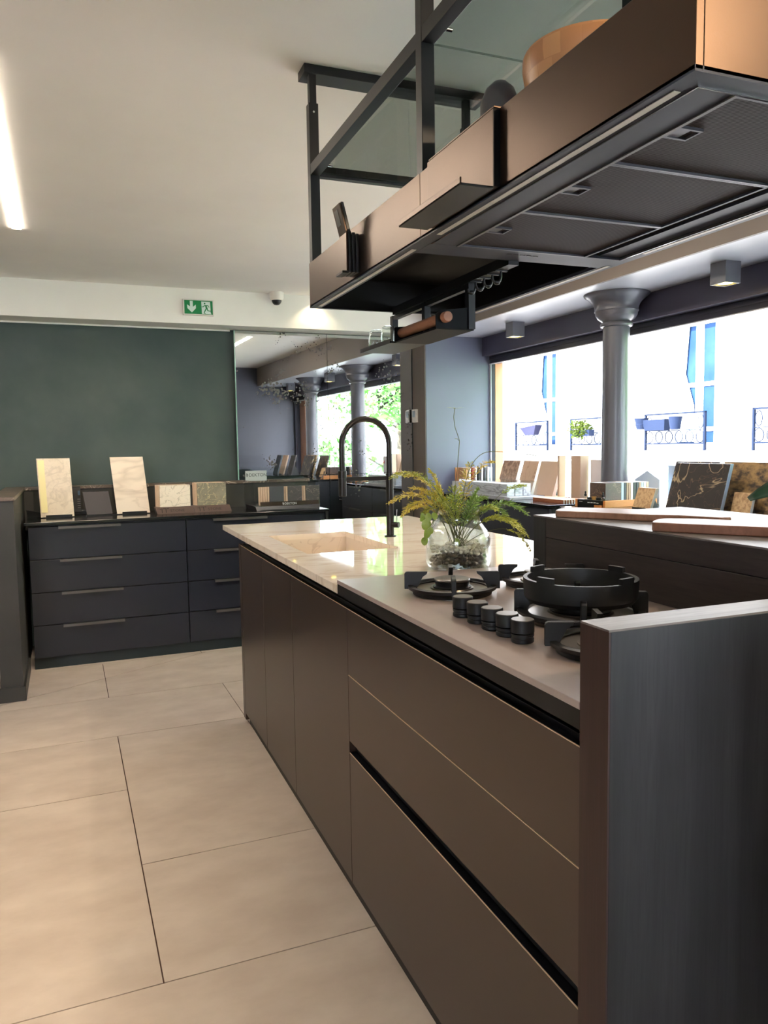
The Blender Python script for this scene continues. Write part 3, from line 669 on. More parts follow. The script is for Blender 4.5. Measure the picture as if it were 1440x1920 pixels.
FR_ = [((.850,2.12,1.222),(1.02,2.17,1.30),'fern',30,.030,.45), ((.872,2.20,1.140),(1.03,2.20,1.235),'ferny',30,.036,.35), ((.882,2.10,1.118),(1.02,2.14,1.22),'ferny',28,.034,.35),
       ((.930,2.24,1.092),(1.03,2.22,1.20),'ferny',24,.032,.35), ((.925,2.15,1.190),(1.04,2.17,1.20),'ferny',24,.030,.35), ((.960,2.28,1.222),(1.06,2.24,1.24),'ferny',24,.030,.4),
       ((1.040,2.26,1.245),(1.08,2.23,1.18),'ferny',18,.026,.4), ((1.180,2.24,1.262),(1.14,2.22,1.17),'ferny',20,.030,.35), ((1.300,2.30,1.262),(1.18,2.25,1.27),'ferny',16,.024,.55),
       ((1.350,2.16,1.085),(1.22,2.18,1.205),'fernd',30,.040,.35), ((1.325,2.12,1.020),(1.22,2.16,1.175),'fern',30,.040,.35), ((1.290,2.20,1.085),(1.19,2.19,1.18),'fernd',26,.040,.3),
       ((1.275,2.06,1.035),(1.19,2.12,1.16),'fern',26,.036,.35), ((1.240,2.26,1.140),(1.17,2.22,1.175),'fernd',24,.036,.3), ((1.200,2.10,1.115),(1.15,2.14,1.16),'fern',22,.036,.3),
       ((1.010,2.10,1.150),(1.06,2.14,1.15),'fern',22,.034,.3), ((1.120,2.08,1.155),(1.11,2.13,1.13),'fernd',22,.036,.3), ((1.060,2.28,1.165),(1.08,2.23,1.13),'fern',22,.036,.3),
       ((1.150,2.30,1.150),(1.13,2.25,1.12),'fernd',22,.036,.3), ((.985,2.19,1.105),(1.05,2.19,1.17),'fern',22,.032,.3), ((1.375,2.22,1.180),(1.26,2.2,1.20),'fern',14,.026,.6),
       ((1.090,2.18,1.190),(1.10,2.18,1.12),'fern',22,.034,.3), ((1.03,2.19,1.19),(1.07,2.19,1.14),'fern',22,.034,.3), ((1.17,2.17,1.18),(1.14,2.18,1.13),'fernd',22,.034,.3), ((1.29,2.05,.985),(1.25,2.1,1.12),'ferny',18,.026,.55)]
for i, (tip, ct, m_, dn, ll, st) in enumerate(FR_): frond(tip, ct, K[m_], dn, ll, st, seedv=i)
tl = [(jc[0],jc[1],jc[2]+.06),(1.092,2.18,1.16),(1.100,2.175,1.245),(1.106,2.17,1.330),(1.104,2.17,1.338),(1.090,2.17,1.375),(1.086,2.17,1.405),(1.090,2.17,1.432)]
fb = obj('frond', MB().tube(tl, .0011, 5), K['stem'], t, smooth=60)
lf = MB()
for dx, dy in ((-.030,0),(-.018,.012),(.034,.004),(.025,-.014),(.016,.018),(-.012,-.016),(.04,-.004)):
    p = Vector((1.090,2.17,1.432)); e = p + Vector((dx,dy,random.uniform(.0,.006))); s_ = Vector((-dy,dx,0)).normalized()*.0042
    lf.add([p, (p+e)/2 - s_, e, (p+e)/2 + s_], [(0,1,2,3)])
obj('leaflets', lf, K['fern'], fb)
obj('frond', MB().tube([(1.106,2.17,1.330),(1.098,2.17,1.338),(1.090,2.17,1.338)], .0008, 5), K['stem'], t)
obj('frond', MB().tube([bez((1.11,2.18,1.0),(1.12,2.2,1.30),(1.26,2.24,1.295), i/20) for i in range(21)] + [(1.32,2.25,1.293),(1.40,2.26,1.285),(1.45,2.27,1.277)], .0011, 5), K['stem'], t, smooth=60)
K['ivy'] = mat('round_leaf', (120, 144, 60), .4, c2=(140, 158, 70), ns=14)
for i, (px, py, pz, r) in enumerate([(.953,2.10,1.080,.015),(.966,2.105,1.102,.013),(.948,2.11,1.102,.013),(.984,2.10,1.106,.012),(.958,2.10,1.053,.015),(.955,2.11,1.030,.013),(1.075,2.13,1.018,.012),(.972,2.12,1.080,.012),(.975,2.11,1.060,.011)]):
    rnd = random.Random(i+50); n = Vector((rnd.uniform(-.6,.2),-1,rnd.uniform(-.2,.7))).normalized(); u_ = n.cross(Vector((0,0,1))).normalized(); v_ = n.cross(u_)
    pts = [Vector((px,py,pz)) + u_*r*.8*math.cos(a*PI/6) + v_*r*(math.sin(a*PI/6)*(1.15 if a > 6 else 1)) + n*.003*math.cos(a*PI/3) for a in range(12)]
    obj('round_leaf', MB().add([Vector((px,py,pz))] + pts, [(0,k+1,(k+1)%12+1) for k in range(12)]), K['ivy'], t, smooth=80)
    obj('leaf_stalk', MB().tube([(px,py,pz),(1.03,2.16,1.128),(1.05,2.17,1.12),(jc[0],jc[1],1.03)] if i != 6 else [(px,py,pz),(1.09,2.15,1.01),(jc[0],jc[1],1.0)], .0008, 5), K['stem'], t)
# ------------------------------------------------------------------ suspended extractor hood
HX0, HX1, HY0, HY1, HZ0, HZ1 = .650, 1.178, .700, 2.237, 1.728, 1.856
YM = 1.440                                   # extractor module in front, open rack module behind
t = thing('ceiling_hood', 'long bronze extractor hood with mesh filters hung over the island', 'hood', (.914, 1.47, HZ0), None, 'I')
obj('side_panel', MB().box(HX0, HX0+.012, HY0, YM-.0005, HZ0+.001, HZ1), K['bronze'], t, bevel=.001)
obj('side_panel', MB().box(HX0, HX0+.012, YM+.0005, HY1, HZ0+.001, HZ1), K['bronze'], t, bevel=.001)
obj('side_panel', MB().box(HX1-.012, HX1, HY0, YM-.0005, HZ0+.001, HZ1), K['bronze'], t, bevel=.001)
obj('side_panel', MB().box(HX1-.012, HX1, YM+.0005, HY1, HZ0+.001, HZ1), K['bronze'], t, bevel=.001)
obj('front_panel', MB().box(HX0+.012, HX1-.012, HY0, HY0+.012, HZ0+.001, HZ1), K['bronze'], t, bevel=.001)
obj('end_panel', MB().box(HX0+.012, HX1-.012, HY1-.012, HY1, HZ0+.001, HZ1), K['frame'], t, bevel=.001)
obj('top_cover', MB().box(HX0+.012, HX1-.012, HY0+.012, HY1-.012, HZ1-.03, HZ1-.024), K['hooddark'], t)
def strip(xa, xb):
    mb = MB(); mb.box(xa, xb, HY0, HY1, HZ0-.001, HZ0+.006)
    return obj('bottom_rim', mb, K['hoodin'], t)
for xa, xb, c in ((HX0, HX0+.0305, .668), (HX1-.0305, HX1, 1.160)):
    s_ = strip(xa, xb)
    obj('light_diffuser', MB().box(c-.005, c+.005, .747, 1.392, HZ0-.0018, HZ0+.002), K['diffuser'], s_)
    obj('light_diffuser', MB().box(c-.005, c+.005, 1.512, 2.195, HZ0-.0018, HZ0+.002), K['diffuser'], s_)
obj('front_rim', MB().box(HX0+.0305, HX1-.0305, HY0, HY0+.028, HZ0-.001, HZ0+.006), K['hoodin'], t)
obj('end_rim', MB().box(HX0+.0305, HX1-.0305, HY1-.012, HY1, HZ0-.001, HZ0+.006), K['frame'], t)
K['framegrey'] = mat('filter_frame_grey', (86, 86, 94), .35, metal=.5)
# extractor module underside
fr = MB()
for a in ((.6805, .6825, .728, 1.457), (1.1455, 1.1475, .728, 1.457), (.6825, 1.1455, .728, .730)): fr.box(*a, HZ0-.0025, HZ0+.003)
obj('trim_line', fr, K['chrome'], t)
obj('blank_panel', MB().box(.683, .739, .7305, 1.457, HZ0-.001, HZ0+.004), K['hoodin'], t)
obj('blank_panel', MB().box(1.092, 1.145, .7305, 1.457, HZ0+.004, HZ0+.010), K['hoodin'], t)
obj('filter_rail', MB().box(.739, .745, .7305, 1.457, HZ0-.003, HZ0+.003), K['handle'], t)
obj('filter_rail', MB().box(1.050, 1.056, .7305, 1.457, HZ0-.002, HZ0+.010), K['hoodin'], t)
m, nt, b = newmat('filter_mesh'); b.inputs['Specular IOR Level'].default_value = .05; b.inputs['Roughness'].default_value = .6; b.inputs['Metallic'].default_value = .0
v = coord(nt); wv = nt.nodes.new('ShaderNodeTexWave'); wv.inputs['Scale'].default_value = 95; wv.bands_direction = 'DIAGONAL'; wv.inputs['Distortion'].default_value = 0
nt.links.new(v, wv.inputs['Vector'])
nt.links.new(ramp(nt, wv.outputs['Fac'], [(.3, lin((36,33,35))), (.7, lin((78,70,72)))]), b.inputs['Base Color']); bump(nt, b, wv.outputs['Fac'], .6, .001)
K['mesh'] = m
for y0, y1 in ((.7325, .967), (.968, 1.2145), (1.2155, 1.457)):
    f_ = obj('filter', MB().box(.7455, 1.0495, y0+.004, y1-.004, HZ0+.002, HZ0+.008), K['mesh'], t)
    for ya in (y0, y1-.004): obj('filter_frame', MB().box(.7455, 1.0495, ya, ya+.004, HZ0-.002, HZ0+.006), K['framegrey'], f_)
    ym = (y0+y1)/2 - .005
    l_ = MB()
    for a in ((.747, .785, ym-.017, ym-.013), (.747, .785, ym+.013, ym+.017), (.747, .750, ym-.013, ym+.013), (.782, .785, ym-.013, ym+.013)): l_.box(*a, HZ0-.002, HZ0+.003)
    l_.box(.750, .769, ym-.013, ym+.013, HZ0-.0005, HZ0+.003)
    obj('latch', l_, K['framegrey'], f_)
obj('control_bar', MB().box(.6805, 1.1475, 1.457, 1.536, HZ0-.0012, HZ0+.006), K['hoodin'], t)
for k in range(5): obj('control_button', MB().box(.874+.0165*k, .885+.0165*k, 1.484, 1.487, HZ0-.002, HZ0), K['blackpl'], t)
# open module: dark inner walls and cover
for a in ((.6805, .684, 1.536, 2.225), (1.144, 1.1475, 1.536, 2.225)): obj('inner_side', MB().box(*a, HZ0+.006, HZ1-.03), K['hooddark'], t)
obj('inner_cover', MB().box(.684, 1.144, 1.536, 2.225, HZ1-.040, HZ1-.034), K['hooddark'], t)
obj('inner_partition', MB().box(.6805, 1.1475, 1.536, 1.540, HZ0+.006, HZ1-.034), K['hoodin'], t)
# frame above: posts, shelf rails, glass, ceiling plates
def post(x, y, zb=HZ1-.03):
    obj('post', MB().box(x-.014, x+.014, y-.014, y+.014, zb, 2.30), K['frame'], t, bevel=.001)
    p_ = obj('post_sleeve', MB().box(x-.010, x+.010, y-.010, y+.010, 2.30, 2.382), K['frame'], t)
    obj('post_screw', MB().cyl((x, y-.0155, 2.275), (x, y-.014, 2.275), .003, 10), K['chrome'], t)
for x in (HX0+.016, HX1-.016):
    for y in (2.222, 1.445, .715): post(x, y)
ZS0, ZS1 = 2.100, 2.130
rails = [((HX0+.003, HX0+.030), (HY0, 2.236)), ((HX1-.030, HX1-.003), (HY0, 2.236)), ((HX0+.030, HX1-.030), (2.214, 2.236)), ((HX0+.030, HX1-.030), (HY0, .724))]
for (xa, xb), (ya, yb) in rails: obj('shelf_rail', MB().box(xa, xb, ya, yb, ZS0, ZS1), K['frame'], t, bevel=.001)
for ya, yb in ((.726, 1.447), (1.449, 2.212)): obj('glass_shelf', MB().box(HX0+.031, HX1-.031, ya, yb, ZS0+.006, ZS0+.012), K['smoke'], t)
for y in (2.13, 1.52, 1.38, .80):
    for x in (HX0+.031, HX1-.031): obj('glass_clip', MB().cyl((x, y, ZS0+.004), (x+(.012 if x < .9 else -.012), y, ZS0+.004), .004, 10), K['chrome'], t, smooth=40)
for ya in (2.205, .70): obj('ceiling_plate', MB().box(.640, 1.222, ya, ya+.068, 2.380, ZC), K['frame'], t, bevel=.001)
# hanging bar under the open module
obj('hanging_bar', MB().box(.908, .934, 1.536, 2.225, HZ0-.010, HZ0+.012), K['frame'], t)
# hook-on tray, holder, rack, hooks (lift-off accessories)
h = thing('hook_on_tray', 'bronze hook-on tray with a lip hanging on the long side of the hood', 'tray', (.60, 1.25, 1.729), None, 'I')
obj('back_plate', MB().box(.6375, .6485, 1.1255, 1.378, 1.733, 1.8535), K['bronze'], h, bevel=.0006)
obj('top_hook', MB().box(.640, .672, 1.127, 1.376, 1.8565, 1.8585), K['bronze'], h)
obj('end_cap', MB().box(.6378, .6492, 1.1235, 1.1255, 1.733, 1.853), K['hooddark'], h)  # plate's end face in shadow, the shade put in as a black sheet
obj('tray_floor', MB().box(.577, .6375, 1.125, 1.378, 1.729, 1.733), K['frame'], h, bevel=.001)
obj('tray_lip', MB().box(.577, .580, 1.125, 1.378, 1.7292, 1.7415), K['bronze'], h, bevel=.0008)
h = thing('tablet_holder', 'black and bronze tablet holder clipped on the far part of the hood side', 'holder', (.63, 1.84, 1.735), None, 'I')
obj('front_plate', MB().box(.617, .621, 1.800, 1.852, 1.742, 1.832), K['bronze'], h, bevel=.0006)
obj('tilted_plate', MB().hexa([(.617,1.800,1.832),(.622,1.800,1.832),(.622,1.852,1.832),(.617,1.852,1.832)], [(.600,1.800,1.898),(.605,1.800,1.900),(.605,1.852,1.900),(.600,1.852,1.898)]), K['bronze'], h, bevel=.0006)
obj('tilted_edge', MB().hexa([(.622,1.798,1.828),(.630,1.798,1.826),(.630,1.802,1.826),(.622,1.802,1.828)], [(.605,1.798,1.901),(.611,1.798,1.901),(.611,1.802,1.901),(.605,1.802,1.901)]), K['blackpl'], h)
for k in range(3): obj('bracket', MB().box(.622+.0095*k, .629+.0095*k, 1.796, 1.852, 1.738, 1.834-.002*k), K['blackpl'], h, bevel=.001)
obj('foot_lip', MB().box(.606, .622, 1.800, 1.852, 1.736, 1.741), K['frame'], h)
obj('tilted_window', MB().hexa([(.6105,1.818,1.853),(.6115,1.818,1.853),(.6115,1.842,1.853),(.6105,1.842,1.853)], [(.6015,1.818,1.888),(.6025,1.818,1.888),(.6025,1.842,1.888),(.6015,1.842,1.888)]), K['handle'], h)
h = thing('hanging_rack', 'black hanging rack with a small glass shelf below the open hood module', 'rack', (.90, 2.0, 1.604), None, 'I')
for y in (2.250, 2.012, 1.748): obj('upright', MB().box(.914, .932, y-.010, y+.010, 1.606, HZ0-.010), K['frame'], h)
obj('upper_rail', MB().box(.916, .930, 1.74, 2.26, HZ0-.022, HZ0-.0105), K['frame'], h)
obj('glass_tray', MB().box(.818, .932, 2.022, 2.268, 1.605, 1.610), K['frame'], h, bevel=.0008)
obj('tray_edge', MB().box(.816, .818, 2.022, 2.268, 1.604, 1.616), K['frame'], h)
obj('box_floor', MB().box(.829, .932, 1.746, 2.018, 1.604, 1.608), K['hooddark'], h)
obj('box_back', MB().box(.928, .932, 1.746, 2.018, 1.608, 1.664), K['hooddark'], h)
obj('box_end', MB().prism3([(.826,1.742,1.605),(.924,1.742,1.605),(.924,1.742,1.660),(.862,1.742,1.652),(.838,1.742,1.649),(.826,1.742,1.640)], (0,.004,0)), K['hooddark'], h)
obj('box_end', MB().prism3([(.828,2.016,1.608),(.924,2.016,1.608),(.924,2.016,1.655),(.834,2.016,1.648),(.828,2.016,1.646)], (0,.004,0)), K['hooddark'], h)
K['rod'] = wood('walnut_rod', (150, 98, 72), (176, 122, 92), .4, stretch=(6, 1, 6), scale=6, bs=.05)
tag(obj('wooden_rod', MB().tube([(.850,1.724,1.632),(.850,1.727,1.632),(.850,2.030,1.632),(.850,2.034,1.632)], [.0118,.0135,.0135,.011], 22), K['rod'], frame='I', smooth=50), 'brown wooden rod lying across the black hanging rack', 'rod')
GL = ['clear upturned tumbler at the near corner of the hanging glass shelf', 'clear upturned tumbler at the outer far end of the hanging shelf', 'clear upturned tumbler on the hanging shelf behind the wooden rod']
for i, (x, y) in enumerate(((.846, 2.105), (.838, 2.185), (.895, 2.13))):
    g = thing('tumbler', GL[i], 'glass', (x, y, 1.6105), 'tumblers on the hanging shelf', 'I')
    obj('glass_wall', MB().lathe([(.0225,0),(.0235,.012),(.021,.046),(.017,.050)], (x, y, 1.6105), 28, cap=False), K['clear'], g, smooth=50)
    obj('glass_base', MB().lathe([(.017,.046),(.0195,.049),(.015,.053),(.004,.053)], (x, y, 1.6105), 28), K['clear'], g, smooth=50)
HL = ['black hook on the hood bar nearest the rack', 'black hook on the hood bar, second from the rack', 'black hook on the hood bar, third from the rack', 'black hook on the hood bar nearest the filters']
for i, y in enumerate((1.715, 1.672, 1.632, 1.592)):
    h = thing('utensil_hook', HL[i], 'hook', (.921, y, 1.690), 'black hooks on the hanging bar', 'I')
    obj('clip', MB().box(.905, .937, y-.004, y+.004, 1.7155, 1.7178), K['frame'], h)
    obj('hook_rod', MB().tube([(.921,y,1.716),(.921,y,1.703),(.918,y,1.694),(.910,y,1.689),(.902,y,1.691),(.899,y,1.698)], .003, 8), K['blackpl'], h, smooth=50)
    obj('hook_tip', MB().ico((.910, y, 1.690), .0062, (1.3, 1, .9), 2), K['blackpl'], h, smooth=60)
# on top of the hood
K['bowl'] = mat('bamboo_bowl', (196, 140, 92), .4, c2=(172, 114, 70), ns=5, stretch=(1, 1, 3))
m, nt, b = newmat('bamboo_staves'); b.inputs['Roughness'].default_value = .38
v = coord(nt); br = nt.nodes.new('ShaderNodeTexBrick')
br.inputs['Scale'].default_value = 1; br.inputs['Color1'].default_value = lin((198,142,94)); br.inputs['Color2'].default_value = lin((168,112,70)); br.inputs['Mortar'].default_value = lin((180,124,80))
br.inputs['Mortar Size'].default_value = .0006; br.inputs['Brick Width'].default_value = .030; br.inputs['Row Height'].default_value = .032
xz = nt.nodes.new('ShaderNodeSeparateXYZ'); nt.links.new(v, xz.inputs[0]); cx_ = nt.nodes.new('ShaderNodeCombineXYZ')
at = nt.nodes.new('ShaderNodeMath'); at.operation = 'ARCTAN2'; nt.links.new(xz.outputs[0], at.inputs[0]); nt.links.new(xz.outputs[1], at.inputs[1])
ml = nt.nodes.new('ShaderNodeMath'); ml.operation = 'MULTIPLY'; ml.inputs[1].default_value = .1; nt.links.new(at.outputs[0], ml.inputs[0])
nt.links.new(ml.outputs[0], cx_.inputs[0]); nt.links.new(xz.outputs[2], cx_.inputs[1]); nt.links.new(cx_.outputs[0], br.inputs['Vector']); nt.links.new(br.outputs['Color'], b.inputs['Base Color'])
bc = (.820, 1.125, HZ1-.0235)
tag(obj('wooden_bowl', MB().lathe([(.050,0),(.066,.004),(.088,.034),(.103,.072),(.110,.112),(.1095,.128),(.1075,.132),(.105,.128),(.1045,.110),(.098,.075),(.082,.038),(.05,.016)], bc, 56), m, frame='I', smooth=50), 'light bamboo bowl standing on top of the hood', 'bowl')
K['dkc'] = mat('dark_stoneware', (58, 56, 58), .35)
tag(obj('stoneware_cup', MB().lathe([(.026,0),(.032,.01),(.036,.05),(.034,.085),(.025,.108),(.012,.120),(.003,.123)], (.716, 1.240, HZ1-.0235), 36), K['dkc'], frame='I', smooth=60), 'dark rounded stoneware vessel on the hood beside the bamboo bowl', 'vessel', 'dark vessels on the hood')
tag(obj('stoneware_cup', MB().lathe([(.026,0),(.034,.01),(.036,.04),(.028,.062),(.008,.068)], (.735, 1.395, HZ1-.0235), 36), K['dkc'], frame='I', smooth=60), 'small dark vessel on the hood behind the middle post', 'vessel', 'dark vessels on the hood')
# ------------------------------------------------------------------ samples on the back counter
K['mA'] = marble('pale_marble', (238, 222, 202), (226, 208, 186), (198, 180, 160), .3, scale=9, width=.06, dist=.9, vk=.55)
K['mB'] = marble('white_marble_grey_vein', (242, 226, 208), (238, 220, 200), (208, 190, 170), .3, scale=2.2, width=.05, rot=(0,.6,0), stretch=(.7,1,2.4), dist=.3, vk=.7)
K['mC'] = marble('white_marble_fine', (238, 226, 208), (230, 216, 198), (186, 174, 154), .25, scale=8, width=.02, dist=1.2)
K['mD'] = marble('green_grey_marble', (150, 144, 124), (120, 116, 102), (210, 190, 150), .2, scale=12, width=.02, vein2=(96, 66, 40), dist=2)
K['bandm'] = mat('pale_yellow_band', (252, 236, 176), .25)
K['edge'] = mat('sample_edge', (222, 196, 168), .5)
K['dgrey'] = mat('dark_grey_sample', (70, 64, 66), .6)
K['slate'] = mat('slate_sample', (66, 68, 72), .5, ns=6)
K['dveins'] = marble('dark_veined_sample', (66, 62, 62), (74, 70, 70), (150, 134, 122), .4, scale=11, width=.012, dist=1.5)
K['brownb'] = mat('engraved_brown_base', (92, 74, 68), .4)
ZK = .895
def lean(t, x0, x1, y, z, h, th, tilt, m_, name='slab', shear=0, edge=None):
    dy = h*math.sin(tilt); dz = h*math.cos(tilt); ty = th*math.cos(tilt); tz = th*math.sin(tilt)
    b_ = [(x0,y,z),(x1,y,z),(x1,y+ty,z+tz),(x0,y+ty,z+tz)]
    return obj(name, MB().hexa(b_, [(x+shear, yy+dy, zz+dz) for x, yy, zz in b_]), m_, t, bevel=.0012)
def stand(t, x0, x1, y, z, d=.09):
    obj('stand_foot', MB().box(x0, x1, y-.012, y+d, z, z+.004), K['blackpl'], t)
    obj('stand_lip', MB().box(x0, x1, y-.012, y-.006, z+.004, z+.018), K['blackpl'], t)
    obj('stand_back', MB().hexa([(x0+.02,y+d-.004,z+.004),(x1-.02,y+d-.004,z+.004),(x1-.02,y+d,z+.004),(x0+.02,y+d,z+.004)], [(x0+.02,y+.055,z+.14),(x1-.02,y+.055,z+.14),(x1-.02,y+.060,z+.14),(x0+.02,y+.060,z+.14)]), K['blackpl'], t)
t = thing('marble_sample', 'tall pale marble slab with a yellow band on a black stand, leftmost', 'stone sample', (-.06, 5.36, ZK), 'tall marble slabs on the back counter')
lean(t, -.155, .042, 5.312, ZK+.005, .375, .012, .16, K['mA'], shear=-.012)
lean(t, -.150, -.112, 5.3105, ZK+.035, .335, .001, .16, K['bandm'], 'yellow_band', shear=-.0105)
stand(t, -.125, .030, 5.316, ZK)
t = thing('marble_sample', 'tall white slab with one grey vein on a black stand, beside the small dark plate', 'stone sample', (.41, 5.36, ZK), 'tall marble slabs on the back counter')
lean(t, .302, .510, 5.320, ZK+.005, .375, .012, .16, K['mB'], shear=-.028)
stand(t, .335, .490, 5.324, ZK)
t = thing('dark_sample', 'small square dark grey plate on a stand between the tall slabs', 'stone sample', (.19, 5.36, ZK))
lean(t, .118, .276, 5.330, ZK+.008, .150, .008, .22, K['dgrey'], 'plate', shear=-.020)
obj('stand_foot', MB().box(.115, .300, 5.322, 5.44, ZK, ZK+.006), K['blackpl'], t)
t = thing('desk_phone', 'black desk telephone half hidden behind the leftmost marble slab', 'telephone', (.06, 5.50, ZK))
obj('base', MB().box(.0, .16, 5.47, 5.552, ZK, ZK+.03), K['blackpl'], t, bevel=.004)
lean(t, .02, .088, 5.46, ZK+.02, .165, .022, .14, K['blackpl'], 'handset')
lean(t, .070, .084, 5.4585, ZK+.13, .03, .001, .14, mat('phone_display', (70, 86, 104), .2), 'display')
for k in range(5): lean(t, .066, .084, 5.4562, ZK+.045+.014*k, .006, .001, .14, K['handle'], 'button')
t = thing('card_tray', 'small black tray in the left corner behind the marble slab', 'tray', (-.18, 5.46, ZK))
obj('tray_floor', MB().box(-.238, -.13, 5.43, 5.53, ZK, ZK+.008), K['blackpl'], t)
obj('tray_rim', MB().hexa([(-.238,5.425,ZK),(-.13,5.425,ZK),(-.13,5.431,ZK),(-.238,5.431,ZK)], [(-.242,5.42,ZK+.05),(-.13,5.42,ZK+.022),(-.13,5.424,ZK+.022),(-.242,5.424,ZK+.05)]), K['blackpl'], t)
# two engraved bases, each with a pack of square stone samples
def mstone(x0, label, m_):
    t = thing('sample_holder', label, 'sample holder', (x0+.12, 5.25, ZK), 'engraved sample bases')
    x1 = x0+.243
    obj('base', MB().hexa([(x0,5.212,ZK),(x1,5.212,ZK),(x1,5.33,ZK),(x0,5.33,ZK)], [(x0-.010,5.246,ZK+.042),(x1-.008,5.246,ZK+.042),(x1-.008,5.33,ZK+.042),(x0-.010,5.33,ZK+.042)]), K['brownb'], t, bevel=.001)
    n = Vector((0,.034,.042)).normalized()
    K.setdefault('engr', mat('engraving', (34, 28, 28), .6))
    O = Vector((x0+.085, 5.212, ZK)) + n*.014 + Vector((0,-.0008,.0006))
    obj('lettering', text_mb('STONE', .029, 0, O, (1,0,0), n), K['engr'], t)
    mk = MB()
    for dx, w_, h_, z_ in ((.030,.005,.036,.008),(.040,.020,.005,.039),(.055,.005,.031,.008),(.063,.014,.005,.039),(.018,.008,.005,.034)):
        p = Vector((x0+dx, 5.212, ZK)) + n*z_ + Vector((0,-.0008,.0006)); mk.add([p, p+Vector((w_,0,0)), p+Vector((w_,0,0))+n*h_, p+n*h_], [(0,1,2,3)])
    obj('emblem', mk, K['engr'], t)
    return t
mstone(.545, 'brown engraved sample base at the left of the pair', None); mstone(.790, 'brown engraved sample base at the right of the pair', None)
def pack(x0, y0, z, w, h, n, th, mf, names, grp, gap=.0012):
    for k in range(n):
        lab = names[min(k, len(names)-1)]
        o = obj('stone_tile', MB().box(x0+.002*k*0, x0+w, y0+k*(th+gap), y0+k*(th+gap)+th, z, z+h), mf if k == 0 else K['edge'], bevel=.0008)
        tag(o, lab, 'stone sample', grp)
zt = ZK+.0425
ORD = ['front', 'second', 'third', 'fourth', 'fifth', 'rearmost']
def pack2(x0, m_, w, h, what):
    for k in range(5):
        y0 = 5.250 + k*.0145
        o = obj('stone_tile', MB().box(x0-.011*k*.5, x0+w-.011*k*.5, y0, y0+.0132, zt, zt+h+.0008*k), m_ if k == 0 else K['edge'], bevel=.0008)
        tag(o, what[0] if k == 0 else what[1] % ORD[k], 'stone sample', what[2])
pack2(.568, K['mC'], .198, .142, ('square white marble sample, front of the left pack', '%s square sample counted from the white marble one in front, left engraved base', 'stone samples on the left engraved base'))
pack2(.812, K['mD'], .192, .150, ('square green-grey marble sample with brown veins, front of the right pack', '%s square sample counted from the green-grey one in front, right engraved base', 'stone samples on the right engraved base'))
# clear display with three packs of samples and the DEKTON sign
t = thing('acrylic_display', 'clear acrylic display with DEKTON lettering on the back counter', 'display', (1.38, 5.25, ZK))
K['dkbase'] = mat('display_base', (44, 44, 50), .3)
obj('base', MB().hexa([(1.172,5.075,ZK),(1.612,5.075,ZK),(1.612,5.40,ZK),(1.172,5.40,ZK)], [(1.165,5.085,ZK+.030),(1.618,5.085,ZK+.030),(1.618,5.40,ZK+.030),(1.165,5.40,ZK+.030)]), K['dkbase'], t, bevel=.001)
obj('base_slot', MB().box(1.20, 1.50, 5.0735, 5.0765, ZK+.003, ZK+.007), K['blackmatt'], t)
ac = MB(); ac.box(1.165, 1.618, 5.082, 5.086, ZK+.0305, ZK+.062); ac.box(1.165, 1.168, 5.086, 5.40, ZK+.0305, ZK+.062); ac.box(1.615, 1.618, 5.086, 5.40, ZK+.0305, ZK+.062)
obj('acrylic_rim', ac, K['acrylic'], t)
obj('front_plate', MB().box(1.20, 1.61, 5.0865, 5.0885, ZK+.031, ZK+.058), mat('bronze_front_plate', (104, 86, 74), .25, metal=.6), t)
obj('acrylic_back', MB().box(1.155, 1.62, 5.400, 5.404, ZK, ZK+.275), K['acrylic'], t)
ac = MB(); ac.box(1.160, 1.162, 5.10, 5.40, ZK+.062, ZK+.2); obj('acrylic_side', ac, K['acrylic'], t)
obj('sign_card', MB().box(1.172, 1.325, 5.3960, 5.3995, ZK+.190, ZK+.262), mat('white_card', (176, 182, 180), .5), t)
def dekton(x0, y, z, s, m_, nm):
    obj(nm, text_mb('DEKTON', s, 0, (x0+s*.62, y, z), (1,0,0), (0,0,1)), m_, t)
    mk = MB()
    for k, (a, b_) in enumerate(((.0,.32),(.0,.46),(.0,.52),(.04,.46),(.10,.32))):
        zz = z + s*(.62 - k*.165); mk.add([(x0+s*a,y,zz),(x0+s*b_,y,zz),(x0+s*b_,y,zz+s*.1),(x0+s*a,y,zz+s*.1)], [(0,1,2,3)])
    obj('emblem', mk, m_, t)
K['ink'] = mat('black_ink', (30, 30, 32), .5); K['inkw'] = mat('white_ink', (236, 238, 236), .4)
dekton(1.177, 5.3955, ZK+.221, .0315, K['ink'], 'lettering'); dekton(1.352, 5.0812, ZK+.036, .021, K['inkw'], 'lettering_front')
zt2 = ZK+.0315
for (x0, mm, lab, g) in ((1.225, K['slate'], 'plain dark grey sample, front of the left pack in the clear display', 'left pack'), (1.352, K['dveins'], 'dark veined sample, front of the middle pack in the clear display', 'middle pack'), (1.478, K['dveins'], 'grey veined sample, front of the right pack in the clear display', 'right pack')):
    for k in range(6):
        xs = x0 + .045 - k*.0125
        o = obj('stone_tile', MB().box(xs, xs+.098, 5.10+k*.013, 5.112+k*.013, zt2, zt2+.128-.001*k), mm if k == 0 else K['edge'], bevel=.0008)
        tag(o, lab if k == 0 else '%s square sample from the front in the %s of the clear display' % (ORD[k], g), 'stone sample', 'stone samples in the clear display, ' + g)
